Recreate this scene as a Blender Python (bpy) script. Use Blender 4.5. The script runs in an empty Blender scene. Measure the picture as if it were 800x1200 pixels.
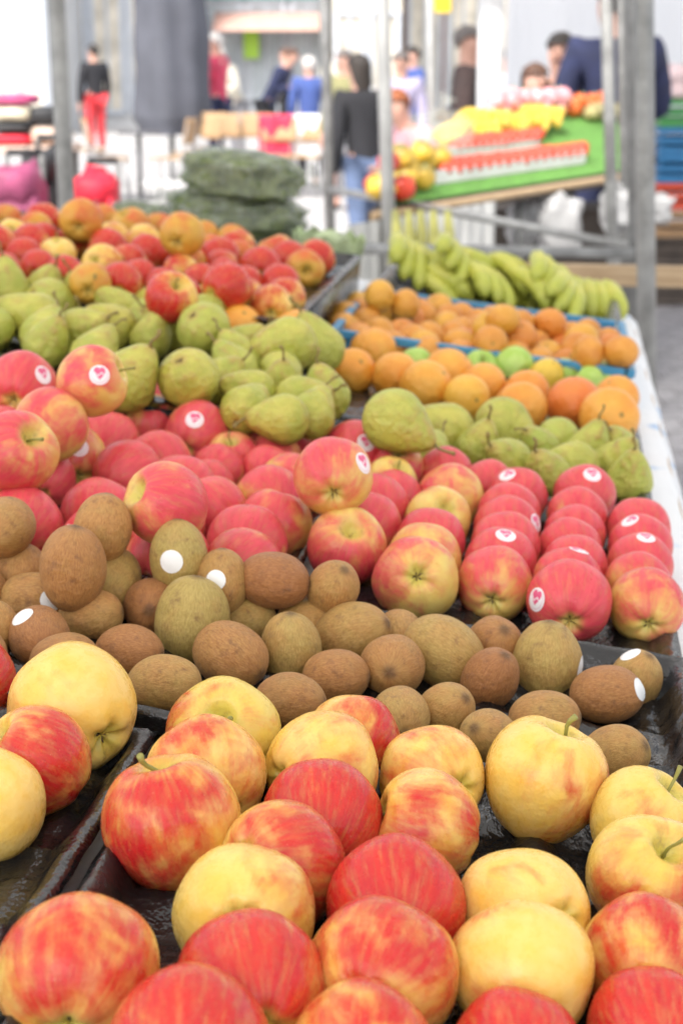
import bpy, bmesh, math, random
import numpy as np
from mathutils import Vector, Matrix, noise
from mathutils.bvhtree import BVHTree

random.seed(7)
C = bpy.context.scene.collection
SC = bpy.context.scene

# ------------------------------------------------------------------ camera
FPX, CAM_H, HORIZON = 1900.0, 1.5, 70.0          # focal length in pixels of the 800x1200 photograph
PITCH = math.atan((600 - HORIZON) / FPX)
cam_d = bpy.data.cameras.new('camera')
cam = bpy.data.objects.new('camera', cam_d)
C.objects.link(cam)
cam.location = (0, 0, CAM_H)
cam.rotation_euler = (math.pi / 2 - PITCH, 0, 0)
cam_d.sensor_fit = 'VERTICAL'
cam_d.sensor_height = 36.0
cam_d.lens = FPX / 1200 * 36.0
cam_d.clip_start = 0.02
cam_d.clip_end = 500
cam_d.dof.use_dof = True
cam_d.dof.focus_distance = 0.98
cam_d.dof.aperture_fstop = 9.5
cam_d.dof.aperture_blades = 7
SC.camera = cam

# ------------------------------------------------------------------ sky, sun, exposure
SUN_EL, SUN_AZ = math.radians(52), math.radians(205)    # azimuth measured from +Y clockwise
world = bpy.data.worlds.new('World')
SC.world = world
world.use_nodes = True
wn = world.node_tree
wn.nodes.clear()
sky = wn.nodes.new('ShaderNodeTexSky')
sky.sky_type = 'NISHITA'
sky.sun_disc = False
sky.sun_elevation = SUN_EL
sky.sun_rotation = SUN_AZ
sky.dust_density = 4.0
sky.air_density = 1.0
hs = wn.nodes.new('ShaderNodeHueSaturation')
hs.inputs['Saturation'].default_value = 0.35            # thin white cloud over the whole sky
bg = wn.nodes.new('ShaderNodeBackground')
bg.inputs['Strength'].default_value = 0.15
wo = wn.nodes.new('ShaderNodeOutputWorld')
wn.links.new(sky.outputs[0], hs.inputs['Color'])
wn.links.new(hs.outputs[0], bg.inputs['Color'])
wn.links.new(bg.outputs[0], wo.inputs['Surface'])

sun_d = bpy.data.lights.new('sun', 'SUN')
sun_d.energy = 1.5
sun_d.angle = math.radians(14)
sun_d.color = (1.0, 0.955, 0.89)
sun = bpy.data.objects.new('sun', sun_d)
C.objects.link(sun)
sun_dir = Vector((math.sin(SUN_AZ) * math.cos(SUN_EL), math.cos(SUN_AZ) * math.cos(SUN_EL), math.sin(SUN_EL)))
sun.rotation_euler = sun_dir.to_track_quat('Z', 'Y').to_euler()
sun.location = (0, -4, 8)

SC.view_settings.view_transform = 'Standard'
SC.view_settings.look = 'None'
SC.view_settings.exposure = 1.35
SC.view_settings.gamma = 1.0
SC.render.engine = 'CYCLES'
SC.cycles.use_denoising = True
SC.cycles.max_bounces = 8
SC.cycles.diffuse_bounces = 4
SC.cycles.transmission_bounces = 6
SC.cycles.transparent_max_bounces = 8
SC.cycles.sample_clamp_indirect = 6.0
SC.cycles.caustics_reflective = False
SC.cycles.caustics_refractive = False

# ------------------------------------------------------------------ picture and stall frames
CAM = np.array([0, 0, CAM_H])
SP, CP = math.sin(PITCH), math.cos(PITCH)
VR, VU, VT = Vector((1, 0, 0)), Vector((0, SP, CP)), Vector((0, -CP, SP))   # right, up, towards the viewer


def ray(px, py):
    u, v = (px - 400) / FPX, (600 - py) / FPX
    return np.array([u, CP + v * SP, -SP + v * CP])


def at(px, py, Y):
    """World point on the sight line of a photograph pixel, Y metres ahead."""
    r = ray(px, py)
    return Vector((CAM + r * (Y / r[1])).tolist())


def gx(px, Y):
    """World x of a photograph column at ground distance Y (taken at the horizon)."""
    return at(px, HORIZON, Y).x


def vdir(x, y, z):
    """Direction given as (right, up, towards viewer)."""
    return (VR * x + VU * y + VT * z).normalized()


ANG = math.radians(7.6)                                  # the stall runs away to the right
EV = np.array([math.sin(ANG), math.cos(ANG)])            # along the stall
LV = np.array([-math.cos(ANG), math.sin(ANG)])           # towards the back of the stall (left)
O2 = np.array([0.1029, -0.0137])
SLOPE, Z0 = 0.115, 1.034                                 # display tilts up to the left


def stall(s, l, h=0.0):
    p = O2 + EV * s + LV * l
    return Vector((p[0], p[1], Z0 + SLOPE * l + h))


def lofxy(x, y):
    return (np.array([x, y]) - O2) @ LV


def sofxy(x, y):
    return (np.array([x, y]) - O2) @ EV


STALL_ROT = Matrix.Rotation(-ANG, 4, 'Z')

# ------------------------------------------------------------------ object helpers


def link(o, parent=None):
    C.objects.link(o)
    if parent is not None:
        o.parent = parent
    return o


def tag(o, label=None, cat=None, group=None, kind=None):
    if label:
        o['label'] = label
    if cat:
        o['category'] = cat
    if group:
        o['group'] = group
    if kind:
        o['kind'] = kind
    return o


def mesh_from(name, verts, faces, smooth=True):
    me = bpy.data.meshes.new(name)
    me.from_pydata([tuple(v) for v in verts], [], faces)
    me.validate()
    if smooth:
        me.polygons.foreach_set('use_smooth', [True] * len(me.polygons))
    me.update()
    return me


def obj(name, me, mat=None, parent=None):
    o = bpy.data.objects.new(name, me)
    if mat is not None and len(me.materials) == 0:
        me.materials.append(mat)
    return link(o, parent)


def empty(name, loc=(0, 0, 0), rz=0.0):
    o = bpy.data.objects.new(name, None)
    o.empty_display_size = 0.1
    o.location = loc
    o.rotation_euler = (0, 0, rz)
    return link(o)


class MB:
    """Collects boxes, tubes and sheets into one mesh."""

    def __init__(self):
        self.v, self.f = [], []

    def add(self, verts, faces):
        n = len(self.v)
        self.v += [tuple(v) for v in verts]
        self.f += [tuple(i + n for i in f) for f in faces]
        return self

    def box(self, c, size, rot=None):
        hx, hy, hz = size[0] / 2, size[1] / 2, size[2] / 2
        vs = [Vector((x, y, z)) for x in (-hx, hx) for y in (-hy, hy) for z in (-hz, hz)]
        if rot is not None:
            vs = [rot @ v for v in vs]
        c = Vector(c)
        return self.add([c + v for v in vs], [(0, 1, 3, 2), (4, 6, 7, 5), (0, 4, 5, 1), (2, 3, 7, 6), (0, 2, 6, 4), (1, 5, 7, 3)])

    def tube(self, pts, radii, n=10, caps=True):
        pts = [Vector(p) for p in pts]
        if not hasattr(radii, '__len__'):
            radii = [radii] * len(pts)
        rings = []
        ref = None
        for i, p in enumerate(pts):
            d = (pts[min(i + 1, len(pts) - 1)] - pts[max(i - 1, 0)]).normalized()
            if ref is None:
                ref = d.orthogonal().normalized()
            ref = (ref - d * ref.dot(d)).normalized()
            b = d.cross(ref)
            rings.append([p + (ref * math.cos(2 * math.pi * k / n) + b * math.sin(2 * math.pi * k / n)) * radii[i] for k in range(n)])
        vs = [v for r in rings for v in r]
        fs = [(i * n + k, i * n + (k + 1) % n, (i + 1) * n + (k + 1) % n, (i + 1) * n + k) for i in range(len(pts) - 1) for k in range(n)]
        if caps:
            fs.append(tuple(range(n - 1, -1, -1)))
            fs.append(tuple((len(pts) - 1) * n + k for k in range(n)))
        return self.add(vs, fs)

    def grid(self, fn, nu, nv):
        vs = [fn(i / nu, j / nv) for i in range(nu + 1) for j in range(nv + 1)]
        fs = [(i * (nv + 1) + j, (i + 1) * (nv + 1) + j, (i + 1) * (nv + 1) + j + 1, i * (nv + 1) + j + 1) for i in range(nu) for j in range(nv)]
        return self.add(vs, fs)

    def build(self, name, mat=None, parent=None, smooth=False, bevel=0.0):
        o = obj(name, mesh_from(name, self.v, self.f, smooth), mat, parent)
        if bevel:
            b = o.modifiers.new('bevel', 'BEVEL')
            b.width = bevel
            b.segments = 2
            b.limit_method = 'ANGLE'
        return o


# ------------------------------------------------------------------ material helpers
class NT:
    def __init__(self, name):
        self.m = bpy.data.materials.new(name)
        self.m.use_nodes = True
        self.t = self.m.node_tree
        self.t.nodes.clear()
        self.out = self.t.nodes.new('ShaderNodeOutputMaterial')

    def n(self, typ, ins=None, **props):
        nd = self.t.nodes.new('ShaderNode' + typ)
        for k, v in props.items():
            setattr(nd, k, v)
        for k, v in (ins or {}).items():
            self.set(nd.inputs[k], v)
        return nd

    def set(self, sock, v):
        if hasattr(v, 'is_output'):
            self.t.links.new(v, sock)
        elif hasattr(v, 'outputs'):
            self.t.links.new(v.outputs[0], sock)
        else:
            if sock.type == 'RGBA' and len(v) == 3:
                v = (*v, 1)
            sock.default_value = v

    def math(self, op, a, b=0.0, c=0.0, clamp=False):
        nd = self.n('Math', {0: a, 1: b, 2: c}, operation=op)
        nd.use_clamp = clamp
        return nd.outputs[0]

    def mix(self, fac, a, b, blend='MIX'):
        nd = self.n('Mix', data_type='RGBA', blend_type=blend)
        self.set(nd.inputs[0], fac)
        self.set(nd.inputs[6], a)
        self.set(nd.inputs[7], b)
        return nd.outputs[2]

    def rng(self, v, a, b, c=0.0, d=1.0, smooth=True):
        nd = self.n('MapRange', {0: v, 1: a, 2: b, 3: c, 4: d}, interpolation_type='SMOOTHSTEP' if smooth else 'LINEAR')
        return nd.outputs[0]

    def noise(self, vec, scale, detail=3.0, rough=0.55):
        nd = self.n('TexNoise', {'Scale': scale, 'Detail': detail, 'Roughness': rough})
        if vec is not None:
            self.set(nd.inputs['Vector'], vec)
        return nd.outputs['Fac']

    def xyz(self, x, y, z):
        return self.n('CombineXYZ', {0: x, 1: y, 2: z}).outputs[0]

    def bump(self, h, strength, dist):
        return self.n('Bump', {'Height': h, 'Strength': strength, 'Distance': dist}).outputs[0]

    def principled(self, **ins):
        names = {k.replace('_', ' '): v for k, v in ins.items()}
        nd = self.n('BsdfPrincipled', names)
        self.t.links.new(nd.outputs[0], self.out.inputs['Surface'])
        return nd


def simple_mat(name, col, rough=0.6, var=0.12, scale=8.0, metal=0.0, bump=0.0, bscale=60.0, **kw):
    t = NT(name)
    tc = t.n('TexCoord').outputs['Object']
    nz = t.noise(tc, scale, 4)
    dark = tuple(c * (1 - var) for c in col)
    lite = tuple(min(1, c * (1 + var)) for c in col)
    colr = t.mix(t.rng(nz, 0.3, 0.7), dark, lite)
    ins = dict(Base_Color=colr, Roughness=t.rng(nz, 0.2, 0.8, max(0.02, rough - 0.08), min(1, rough + 0.08)), Metallic=metal)
    if bump:
        ins['Normal'] = t.bump(t.noise(tc, bscale, 4), bump, 0.01)
    ins.update(kw)
    t.principled(**ins)
    return t.m


def fruit_coords(t):
    tc = t.n('TexCoord').outputs['Object']
    oi = t.n('ObjectInfo')
    sep = t.n('SeparateXYZ', {0: tc})
    x, y, z = sep.outputs
    rho = t.math('SQRT', t.math('ADD', t.math('ADD', t.math('MULTIPLY', x, x), t.math('MULTIPLY', y, y)), 1e-4))
    rnd = oi.outputs['Random']
    csep = t.n('SeparateColor', {0: oi.outputs['Color']})
    off = t.math('MULTIPLY', rnd, 61.0)
    pos = t.n('VectorMath', {0: tc, 1: t.xyz(off, t.math('MULTIPLY', rnd, 23.0), 0.0)}, operation='ADD').outputs[0]
    cx = t.math('DIVIDE', x, rho)
    cy = t.math('DIVIDE', y, rho)
    return dict(tc=tc, x=x, y=y, z=z, rho=rho, rnd=rnd, off=off, pos=pos, cx=cx, cy=cy, r=csep.outputs[0], g=csep.outputs[1], b=csep.outputs[2])


def apple_mat(name, yellow, yellow2, green, red, red2, streak=1.0, gloss=0.3):
    """Ground colour with a blush on local +X; object colour r = how much blush, g = ground tint."""
    t = NT(name)
    q = fruit_coords(t)
    blotch = t.n('TexNoise', {'Vector': q['pos'], 'Scale': 3.0, 'Detail': 6.0, 'Roughness': 0.5, 'Distortion': 0.5}).outputs['Fac']
    sv = t.xyz(t.math('ADD', t.math('MULTIPLY', q['cx'], 1.7), q['off']), t.math('MULTIPLY', q['cy'], 1.7), t.math('MULTIPLY', q['z'], 1.1))
    st = t.noise(sv, 2.4, 5, 0.62)
    fv = t.xyz(t.math('ADD', t.math('MULTIPLY', q['cx'], 4.0), q['off']), t.math('MULTIPLY', q['cy'], 4.0), t.math('MULTIPLY', q['z'], 2.2))
    fs = t.noise(fv, 2.6, 4, 0.6)
    val = t.math('MULTIPLY', q['x'], 2.1)
    val = t.math('ADD', val, t.math('MULTIPLY', t.math('SUBTRACT', blotch, 0.5), 4.2))
    val = t.math('ADD', val, t.math('MULTIPLY', t.math('SUBTRACT', st, 0.5), 1.5 * streak))
    val = t.math('ADD', val, t.math('MULTIPLY', t.math('SUBTRACT', q['r'], 0.60), 3.6))
    val = t.math('ADD', val, t.math('MULTIPLY', t.math('SUBTRACT', fs, 0.5), 0.35 * streak))
    mask = t.rng(val, -0.75, 1.35)
    topc = t.math('MULTIPLY', t.rng(q['rho'], 0.06, 0.24, 1.0, 0.0), t.rng(q['z'], 0.0, 0.15))
    botc = t.math('MULTIPLY', t.rng(q['rho'], 0.05, 0.20, 1.0, 0.0), t.rng(q['z'], 0.0, -0.15))
    cav = t.math('MAXIMUM', topc, botc)
    mask = t.math('MULTIPLY', mask, t.math('SUBTRACT', 1.0, t.math('MULTIPLY', cav, 0.85)))
    mask = t.math('MULTIPLY', mask, t.rng(fs, 0.25, 0.6, 0.8, 1.0))
    ground = t.mix(t.rng(t.noise(q['pos'], 3.5, 3), 0.3, 0.7), yellow, yellow2)
    ground = t.mix(t.math('MULTIPLY', q['g'], 0.75, clamp=True), ground, green)
    ground = t.mix(t.math('MULTIPLY', cav, 0.75), ground, green)
    redc = t.mix(t.rng(t.math('ADD', t.math('MULTIPLY', st, 0.6), t.math('MULTIPLY', fs, 0.5)), 0.35, 0.75), red2, red)
    col = t.mix(mask, ground, redc)
    vor = t.n('TexVoronoi', {'Vector': q['tc'], 'Scale': 17.0, 'Randomness': 1.0})
    dots = t.rng(vor.outputs['Distance'], 0.05, 0.11, 0.5, 0.0)
    dots = t.math('MULTIPLY', dots, t.rng(blotch, 0.35, 0.65))
    col = t.mix(dots, col, t.mix(0.5, col, (0.85, 0.72, 0.42)))
    russ = t.math('MULTIPLY', t.rng(t.noise(q['pos'], 9.0, 5, 0.7), 0.5, 0.72), t.math('MULTIPLY', cav, 0.8))
    col = t.mix(russ, col, (0.24, 0.14, 0.05))
    h = t.math('ADD', t.math('MULTIPLY', t.noise(q['pos'], 5.0, 3), 1.0), t.math('MULTIPLY', t.noise(q['pos'], 70.0, 2), 0.03))
    t.principled(Base_Color=col, Roughness=t.rng(t.noise(q['pos'], 14.0, 3), 0.3, 0.7, gloss - 0.06, gloss + 0.1),
                 Normal=t.bump(h, 0.10, 0.02), Specular_IOR_Level=0.36, Subsurface_Weight=0.06, Subsurface_Radius=(0.6, 0.25, 0.1), Subsurface_Scale=0.006)
    return t.m


M = {}
M['jonagold'] = apple_mat('yellow_red_apple_skin', (0.80, 0.49, 0.085), (0.82, 0.57, 0.17), (0.55, 0.50, 0.09), (0.60, 0.032, 0.020), (0.46, 0.010, 0.022), 1.0, 0.28)
M['pink'] = apple_mat('pink_apple_skin', (0.72, 0.45, 0.10), (0.76, 0.56, 0.16), (0.56, 0.52, 0.12), (0.72, 0.085, 0.10), (0.56, 0.025, 0.06), 0.8, 0.33)
M['russet'] = apple_mat('russet_apple_skin', (0.66, 0.32, 0.04), (0.60, 0.36, 0.06), (0.50, 0.36, 0.06), (0.66, 0.14, 0.04), (0.5, 0.09, 0.03), 0.8, 0.42)
M['greenapple'] = apple_mat('green_apple_skin', (0.36, 0.55, 0.09), (0.46, 0.62, 0.16), (0.33, 0.52, 0.08), (0.5, 0.62, 0.15), (0.4, 0.55, 0.1), 0.4, 0.3)


def kiwi_mat():
    t = NT('kiwi_skin')
    q = fruit_coords(t)
    big = t.noise(q['pos'], 2.4, 6, 0.65)
    v = t.xyz(t.math('ADD', t.math('MULTIPLY', q['cx'], 7.0), q['off']), t.math('MULTIPLY', q['cy'], 7.0), t.math('MULTIPLY', q['z'], 4.0))
    fib = t.noise(v, 3.5, 5, 0.7)
    brown = t.mix(t.rng(fib, 0.3, 0.7), (0.34, 0.140, 0.034), (0.55, 0.285, 0.085))
    olive = t.mix(t.rng(fib, 0.3, 0.7), (0.34, 0.235, 0.055), (0.50, 0.37, 0.11))
    col = t.mix(t.math('ADD', q['r'], t.math('MULTIPLY', t.math('SUBTRACT', big, 0.5), 1.6), clamp=True), brown, olive)
    col = t.mix(t.math('MULTIPLY', q['g'], 1.3, clamp=True), col, t.mix(t.rng(fib, 0.3, 0.7), (0.21, 0.068, 0.02), (0.40, 0.155, 0.05)))
    end = t.rng(q['rho'], 0.03, 0.17, 0.75, 0.0)
    col = t.mix(end, col, (0.10, 0.05, 0.02))
    spot = t.rng(t.noise(q['pos'], 5.0, 6, 0.7), 0.52, 0.72, 0.0, 0.65)
    col = t.mix(spot, col, (0.15, 0.06, 0.025))
    fine = t.noise(q['pos'], 55.0, 4, 0.7)
    col = t.mix(t.rng(fine, 0.5, 0.8, 0.0, 0.25), col, (0.46, 0.32, 0.17))
    h = t.math('ADD', t.math('MULTIPLY', fine, 0.28), t.math('ADD', t.math('MULTIPLY', fib, 0.25), t.math('MULTIPLY', t.noise(q['pos'], 6.0, 3), 1.0)))
    t.principled(Base_Color=col, Roughness=0.46, Specular_IOR_Level=0.4, Normal=t.bump(h, 0.35, 0.03), Sheen_Weight=0.10, Sheen_Roughness=0.4, Sheen_Tint=(0.9, 0.75, 0.55, 1))
    return t.m


def pear_mat():
    t = NT('pear_skin')
    q = fruit_coords(t)
    nz = t.noise(q['pos'], 2.2, 4, 0.6)
    col = t.mix(t.rng(nz, 0.3, 0.7), (0.36, 0.37, 0.045), (0.56, 0.50, 0.09))
    col = t.mix(t.math('MULTIPLY', q['g'], 0.7), col, (0.40, 0.47, 0.08))
    rus = t.math('MULTIPLY', t.rng(t.noise(q['pos'], 5.0, 6, 0.7), 0.44, 0.66), t.rng(t.math('ABSOLUTE', q['z']), 0.15, 0.55, 0.35, 1.0))
    rus = t.math('MAXIMUM', rus, t.rng(q['rho'], 0.05, 0.20, 0.8, 0.0))
    col = t.mix(t.math('MULTIPLY', rus, 0.8), col, (0.42, 0.26, 0.07))
    vor = t.n('TexVoronoi', {'Vector': q['tc'], 'Scale': 22.0})
    col = t.mix(t.rng(vor.outputs['Distance'], 0.06, 0.16, 0.45, 0.0), col, (0.22, 0.18, 0.05))
    t.principled(Base_Color=col, Roughness=0.42, Normal=t.bump(t.noise(q['pos'], 5.0, 4), 0.35, 0.03))
    return t.m


def citrus_mat(name, a, b):
    t = NT(name)
    q = fruit_coords(t)
    nz = t.noise(q['pos'], 2.0, 3)
    col = t.mix(t.rng(nz, 0.3, 0.7), a, b)
    col = t.mix(t.math('MULTIPLY', q['r'], 0.8), col, (0.72, 0.16, 0.035))
    col = t.mix(t.math('MULTIPLY', q['g'], 0.9), col, (0.80, 0.55, 0.06))
    col = t.mix(t.rng(q['rho'], 0.02, 0.06, 0.85, 0.0), col, (0.20, 0.16, 0.04))
    vor = t.n('TexVoronoi', {'Vector': q['tc'], 'Scale': 34.0})
    h = t.math('ADD', t.rng(vor.outputs['Distance'], 0.0, 0.35), t.noise(q['pos'], 4.0, 3))
    t.principled(Base_Color=col, Roughness=0.4, Normal=t.bump(h, 0.3, 0.02))
    return t.m


M['kiwi'] = kiwi_mat()
M['pear'] = pear_mat()
M['orange'] = citrus_mat('orange_peel', (0.80, 0.31, 0.03), (0.82, 0.40, 0.06))
M['mandarin'] = citrus_mat('mandarin_peel', (0.62, 0.23, 0.03), (0.72, 0.33, 0.05))
M['stem'] = simple_mat('fruit_stem', (0.23, 0.17, 0.05), 0.7, 0.4, 3.0)
M['greenstem'] = simple_mat('green_apple_stem', (0.27, 0.25, 0.06), 0.6, 0.3, 3.0)
M['calyx'] = simple_mat('dried_blossom_end', (0.11, 0.07, 0.035), 0.85, 0.4, 6.0)
M['white_sticker'] = simple_mat('white_paper_sticker', (0.80, 0.80, 0.78), 0.5, 0.04, 4.0)


def pink_sticker_mat():
    """White round label with a pink heart and a ring of tiny pink print."""
    t = NT('pink_printed_sticker')
    uv = t.n('UVMap').outputs[0]
    s = t.n('SeparateXYZ', {0: uv})
    x = t.math('MULTIPLY', t.math('SUBTRACT', s.outputs[0], 0.5), 2.0)
    y = t.math('MULTIPLY', t.math('SUBTRACT', s.outputs[1], 0.5), 2.0)
    ax = t.math('ABSOLUTE', x)
    hy = t.math('SUBTRACT', y, t.math('MULTIPLY', t.math('SQRT', ax), 0.55))
    d = t.math('ADD', t.math('MULTIPLY', x, x), t.math('MULTIPLY', hy, hy))
    heart = t.rng(d, 0.28, 0.34, 1.0, 0.0)
    swash = t.rng(t.math('ABSOLUTE', t.math('ADD', t.math('SUBTRACT', y, 0.05), t.math('MULTIPLY', t.math('SINE', t.math('MULTIPLY', x, 9.0)), 0.13))), 0.05, 0.10, 0.9, 0.0)
    mark = t.math('MULTIPLY', heart, t.math('SUBTRACT', 1.0, swash))
    rr = t.math('SQRT', t.math('ADD', t.math('MULTIPLY', x, x), t.math('MULTIPLY', y, y)))
    ring = t.rng(t.math('ABSOLUTE', t.math('SUBTRACT', rr, 0.78)), 0.02, 0.07, 0.35, 0.0)
    col = t.mix(t.math('MAXIMUM', mark, ring), (0.82, 0.78, 0.78), (0.70, 0.10, 0.22))
    t.principled(Base_Color=col, Roughness=0.4)
    return t.m


M['pink_sticker'] = pink_sticker_mat()


def tray_mat():
    t = NT('black_moulded_plastic')
    tc = t.n('TexCoord').outputs['Object']
    n1 = t.noise(tc, 45.0, 4, 0.6)
    n2 = t.noise(tc, 130.0, 3, 0.6)
    dust = t.rng(t.noise(tc, 18.0, 5, 0.65), 0.45, 0.75)
    col = t.mix(t.math('MULTIPLY', dust, 0.6), (0.010, 0.010, 0.011), (0.045, 0.043, 0.042))
    h = t.math('ADD', n1, t.math('MULTIPLY', n2, 0.25))
    t.principled(Base_Color=col, Roughness=t.rng(dust, 0, 1, 0.16, 0.36), Normal=t.bump(h, 0.45, 0.008), Specular_IOR_Level=0.6)
    return t.m


M['tray'] = tray_mat()
M['blue_plastic'] = simple_mat('blue_crate_plastic', (0.05, 0.24, 0.42), 0.4, 0.1, 20.0)
M['steel'] = simple_mat('galvanised_steel', (0.28, 0.28, 0.27), 0.5, 0.25, 14.0, 0.45, 0.2)
M['steel_dark'] = simple_mat('weathered_steel', (0.19, 0.19, 0.185), 0.55, 0.25, 14.0, 0.4, 0.2)
M['pale_steel'] = simple_mat('pale_zinc_steel', (0.36, 0.36, 0.35), 0.5, 0.12, 10.0, 0.3)
M['white_steel'] = simple_mat('white_painted_steel', (0.66, 0.66, 0.66), 0.5, 0.08, 10.0)


def wood_mat(name, a, b):
    t = NT(name)
    tc = t.n('TexCoord').outputs['Object']
    mp = t.n('Mapping', {'Vector': tc, 'Scale': (3.0, 40.0, 40.0)}).outputs[0]
    n = t.noise(mp, 2.0, 5, 0.65)
    t.principled(Base_Color=t.mix(t.rng(n, 0.3, 0.7), a, b), Roughness=0.65, Normal=t.bump(n, 0.3, 0.004))
    return t.m


M['wood'] = wood_mat('stall_timber', (0.36, 0.24, 0.13), (0.52, 0.38, 0.23))
M['pale_wood'] = wood_mat('pale_beech', (0.36, 0.22, 0.11), (0.46, 0.31, 0.17))

# ================================================================== SETTING: ground, paving, stall
def ground_mat():
    t = NT('pale_paving')
    tc = t.n('TexCoord').outputs['Object']
    br = t.n('TexBrick', {'Vector': tc, 'Color1': (0.44, 0.43, 0.42, 1), 'Color2': (0.40, 0.39, 0.385, 1), 'Mortar': (0.26, 0.255, 0.25, 1),
                          'Scale': 1.0, 'Mortar Size': 0.006, 'Brick Width': 0.6, 'Row Height': 0.3})
    nz = t.noise(tc, 1.3, 6, 0.65)
    col = t.mix(t.rng(nz, 0.3, 0.75, 0.0, 0.3), br.outputs['Color'], (0.30, 0.29, 0.28))
    t.principled(Base_Color=col, Roughness=0.8, Normal=t.bump(t.noise(tc, 30.0, 4), 0.2, 0.01))
    return t.m


M['ground'] = ground_mat()
M['paver'] = simple_mat('grey_paver', (0.20, 0.195, 0.205), 0.8, 0.25, 9.0, 0.0, 0.3, 40.0)
gr = MB().grid(lambda u, v: (-150 + 300 * u, -40 + 300 * v, 0.0), 8, 8).build('ground', M['ground'])
tag(gr, kind='structure')

paver_me = None
for i in range(37):
    for j in range(8):
        if paver_me is None:
            b = MB().box((0, 0, 0), (0.202, 0.202, 0.05))
            o = b.build('paver', M['paver'], gr)
            paver_me = o.data
        else:
            o = link(bpy.data.objects.new('paver', paver_me), gr)
        o.location = (1.02 + j * 0.21 + (i % 2) * 0.105, 5.3 + i * 0.21, -0.011 + random.uniform(-0.002, 0.003))
        o.rotation_euler = (random.uniform(-.006, .006), random.uniform(-.006, .006), 0)

# stall frame: local x along the stall, y up the slope to the left, z out of the display
_e = Vector((EV[0], EV[1], 0))
_l = Vector((LV[0], LV[1], SLOPE)).normalized()
_n = _e.cross(_l).normalized()
_o = stall(0, 0)
STM = Matrix(((_e.x, _l.x, _n.x, _o.x), (_e.y, _l.y, _n.y, _o.y), (_e.z, _l.z, _n.z, _o.z), (0, 0, 0, 1)))

T_S0, T_S1, T_L0, T_L1 = 0.30, 3.18, -0.045, 1.32
table = empty('stall_table', (stall(1.7, 0.6).x, stall(1.7, 0.6).y, 0), -ANG)
tag(table, 'long sloping timber market stall table under the fruit trays', 'table')
inv = table.matrix_basis.inverted()
npl = 7
pw = (T_L1 - T_L0) / npl
for i in range(npl):
    b = MB().box(((T_S0 + T_S1) / 2, T_L0 + pw * (i + 0.5), -0.022), (T_S1 - T_S0, pw - 0.004, 0.024))
    o = b.build('plank', M['wood'], table, bevel=0.003)
    o.matrix_local = inv @ STM
for s in (0.42, 1.75, 3.05):
    for l in (0.03, 1.24):
        top = stall(s, l, -0.036)
        o = MB().tube([(top.x, top.y, 0), (top.x, top.y, top.z)], 0.02, 10).build('leg', M['steel'], table, True)
        o.matrix_local = inv
for l in (0.03, 1.24):
    a, c = stall(0.36, l, -0.055), stall(3.12, l, -0.055)
    o = MB().tube([a, c], 0.018, 10).build('rail', M['steel'], table, True)
    o.matrix_local = inv


def cloth_mat():
    t = NT('white_blue_oilcloth')
    tc = t.n('TexCoord').outputs['Object']
    n = t.noise(tc, 9.0, 3, 0.5)
    vor = t.n('TexVoronoi', {'Vector': tc, 'Scale': 16.0})
    k = t.math('MULTIPLY', t.rng(vor.outputs['Distance'], 0.2, 0.4, 1.0, 0.0), t.rng(n, 0.48, 0.6))
    col = t.mix(k, (0.74, 0.75, 0.76), (0.25, 0.42, 0.66))
    t.principled(Base_Color=col, Roughness=0.35, Normal=t.bump(t.noise(tc, 14.0, 3), 0.3, 0.02))
    return t.m


M['cloth'] = cloth_mat()


def cloth_pt(u, v):
    s = T_S0 + 0.005 + (T_S1 - T_S0 - 0.01) * u
    # v: 0 at hem, rising to the edge, then across the display
    drop, over = 0.42, T_L1 - T_L0
    d = v * (drop + over)
    wob = 0.012 * math.sin(s * 19) + 0.008 * math.sin(s * 43 + 1)
    if d < drop:
        k = (drop - d) / drop
        q = STM @ Vector((s, T_L0 - 0.004 - 0.01 * k, -0.006))
        return q + Vector((0, 0, -(drop - d))) - Vector((LV[0], LV[1], 0)) * (wob * k + 0.012 * k)
    return STM @ Vector((s, T_L0 - 0.004 + (d - drop), -0.006 + 0.0012 * math.sin(s * 31)))


o = MB().grid(cloth_pt, 150, 70).build('stall_cloth', M['cloth'], None, True)
tag(o, 'white oilcloth with blue pattern hanging over the stall edge', 'cloth')

# awning over the stall (above the picture; it shades the fruit)


def fabric_mat(name, col, trans):
    t = NT(name)
    d = t.n('BsdfDiffuse', {'Color': (*col, 1)})
    tr = t.n('BsdfTranslucent', {'Color': (*[c * 0.96 for c in col], 1)})
    mx = t.n('MixShader', {0: trans, 1: d, 2: tr})
    t.t.links.new(mx.outputs[0], t.out.inputs['Surface'])
    return t.m


M['awning'] = fabric_mat('white_awning_canvas', (0.86, 0.85, 0.82), 0.42)
M['tent'] = fabric_mat('white_tent_sheet', (0.84, 0.85, 0.87), 0.5)


def awning(name, x0, x1, y0, y1, zl, zr, label):
    r = empty(name, ((x0 + x1) / 2, (y0 + y1) / 2, zl))
    tag(r, label, 'awning')
    iv = r.matrix_basis.inverted()
    o = MB().grid(lambda u, v: (x0 + (x1 - x0) * u, y0 + (y1 - y0) * v, zl + (zr - zl) * u + 0.10 * math.sin(math.pi * u) - 0.03 * math.sin(math.pi * ((v * 3) % 1))), 16, 24).build('canvas', M['awning'], r, True)
    o.matrix_local = iv
    for k in range(4):
        y = y0 + (y1 - y0) * k / 3
        o = MB().tube([(x0, y, zl - 0.03), ((x0 + x1) / 2, y, (zl + zr) / 2 + 0.07), (x1, y, zr - 0.03)], 0.015, 8).build('rafter', M['steel'], r, True)
        o.matrix_local = iv
    return r


awning('stall_awning', -1.9, 1.15, -1.1, 4.4, 2.75, 2.35, 'white canvas awning stretched over the fruit stall')


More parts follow.
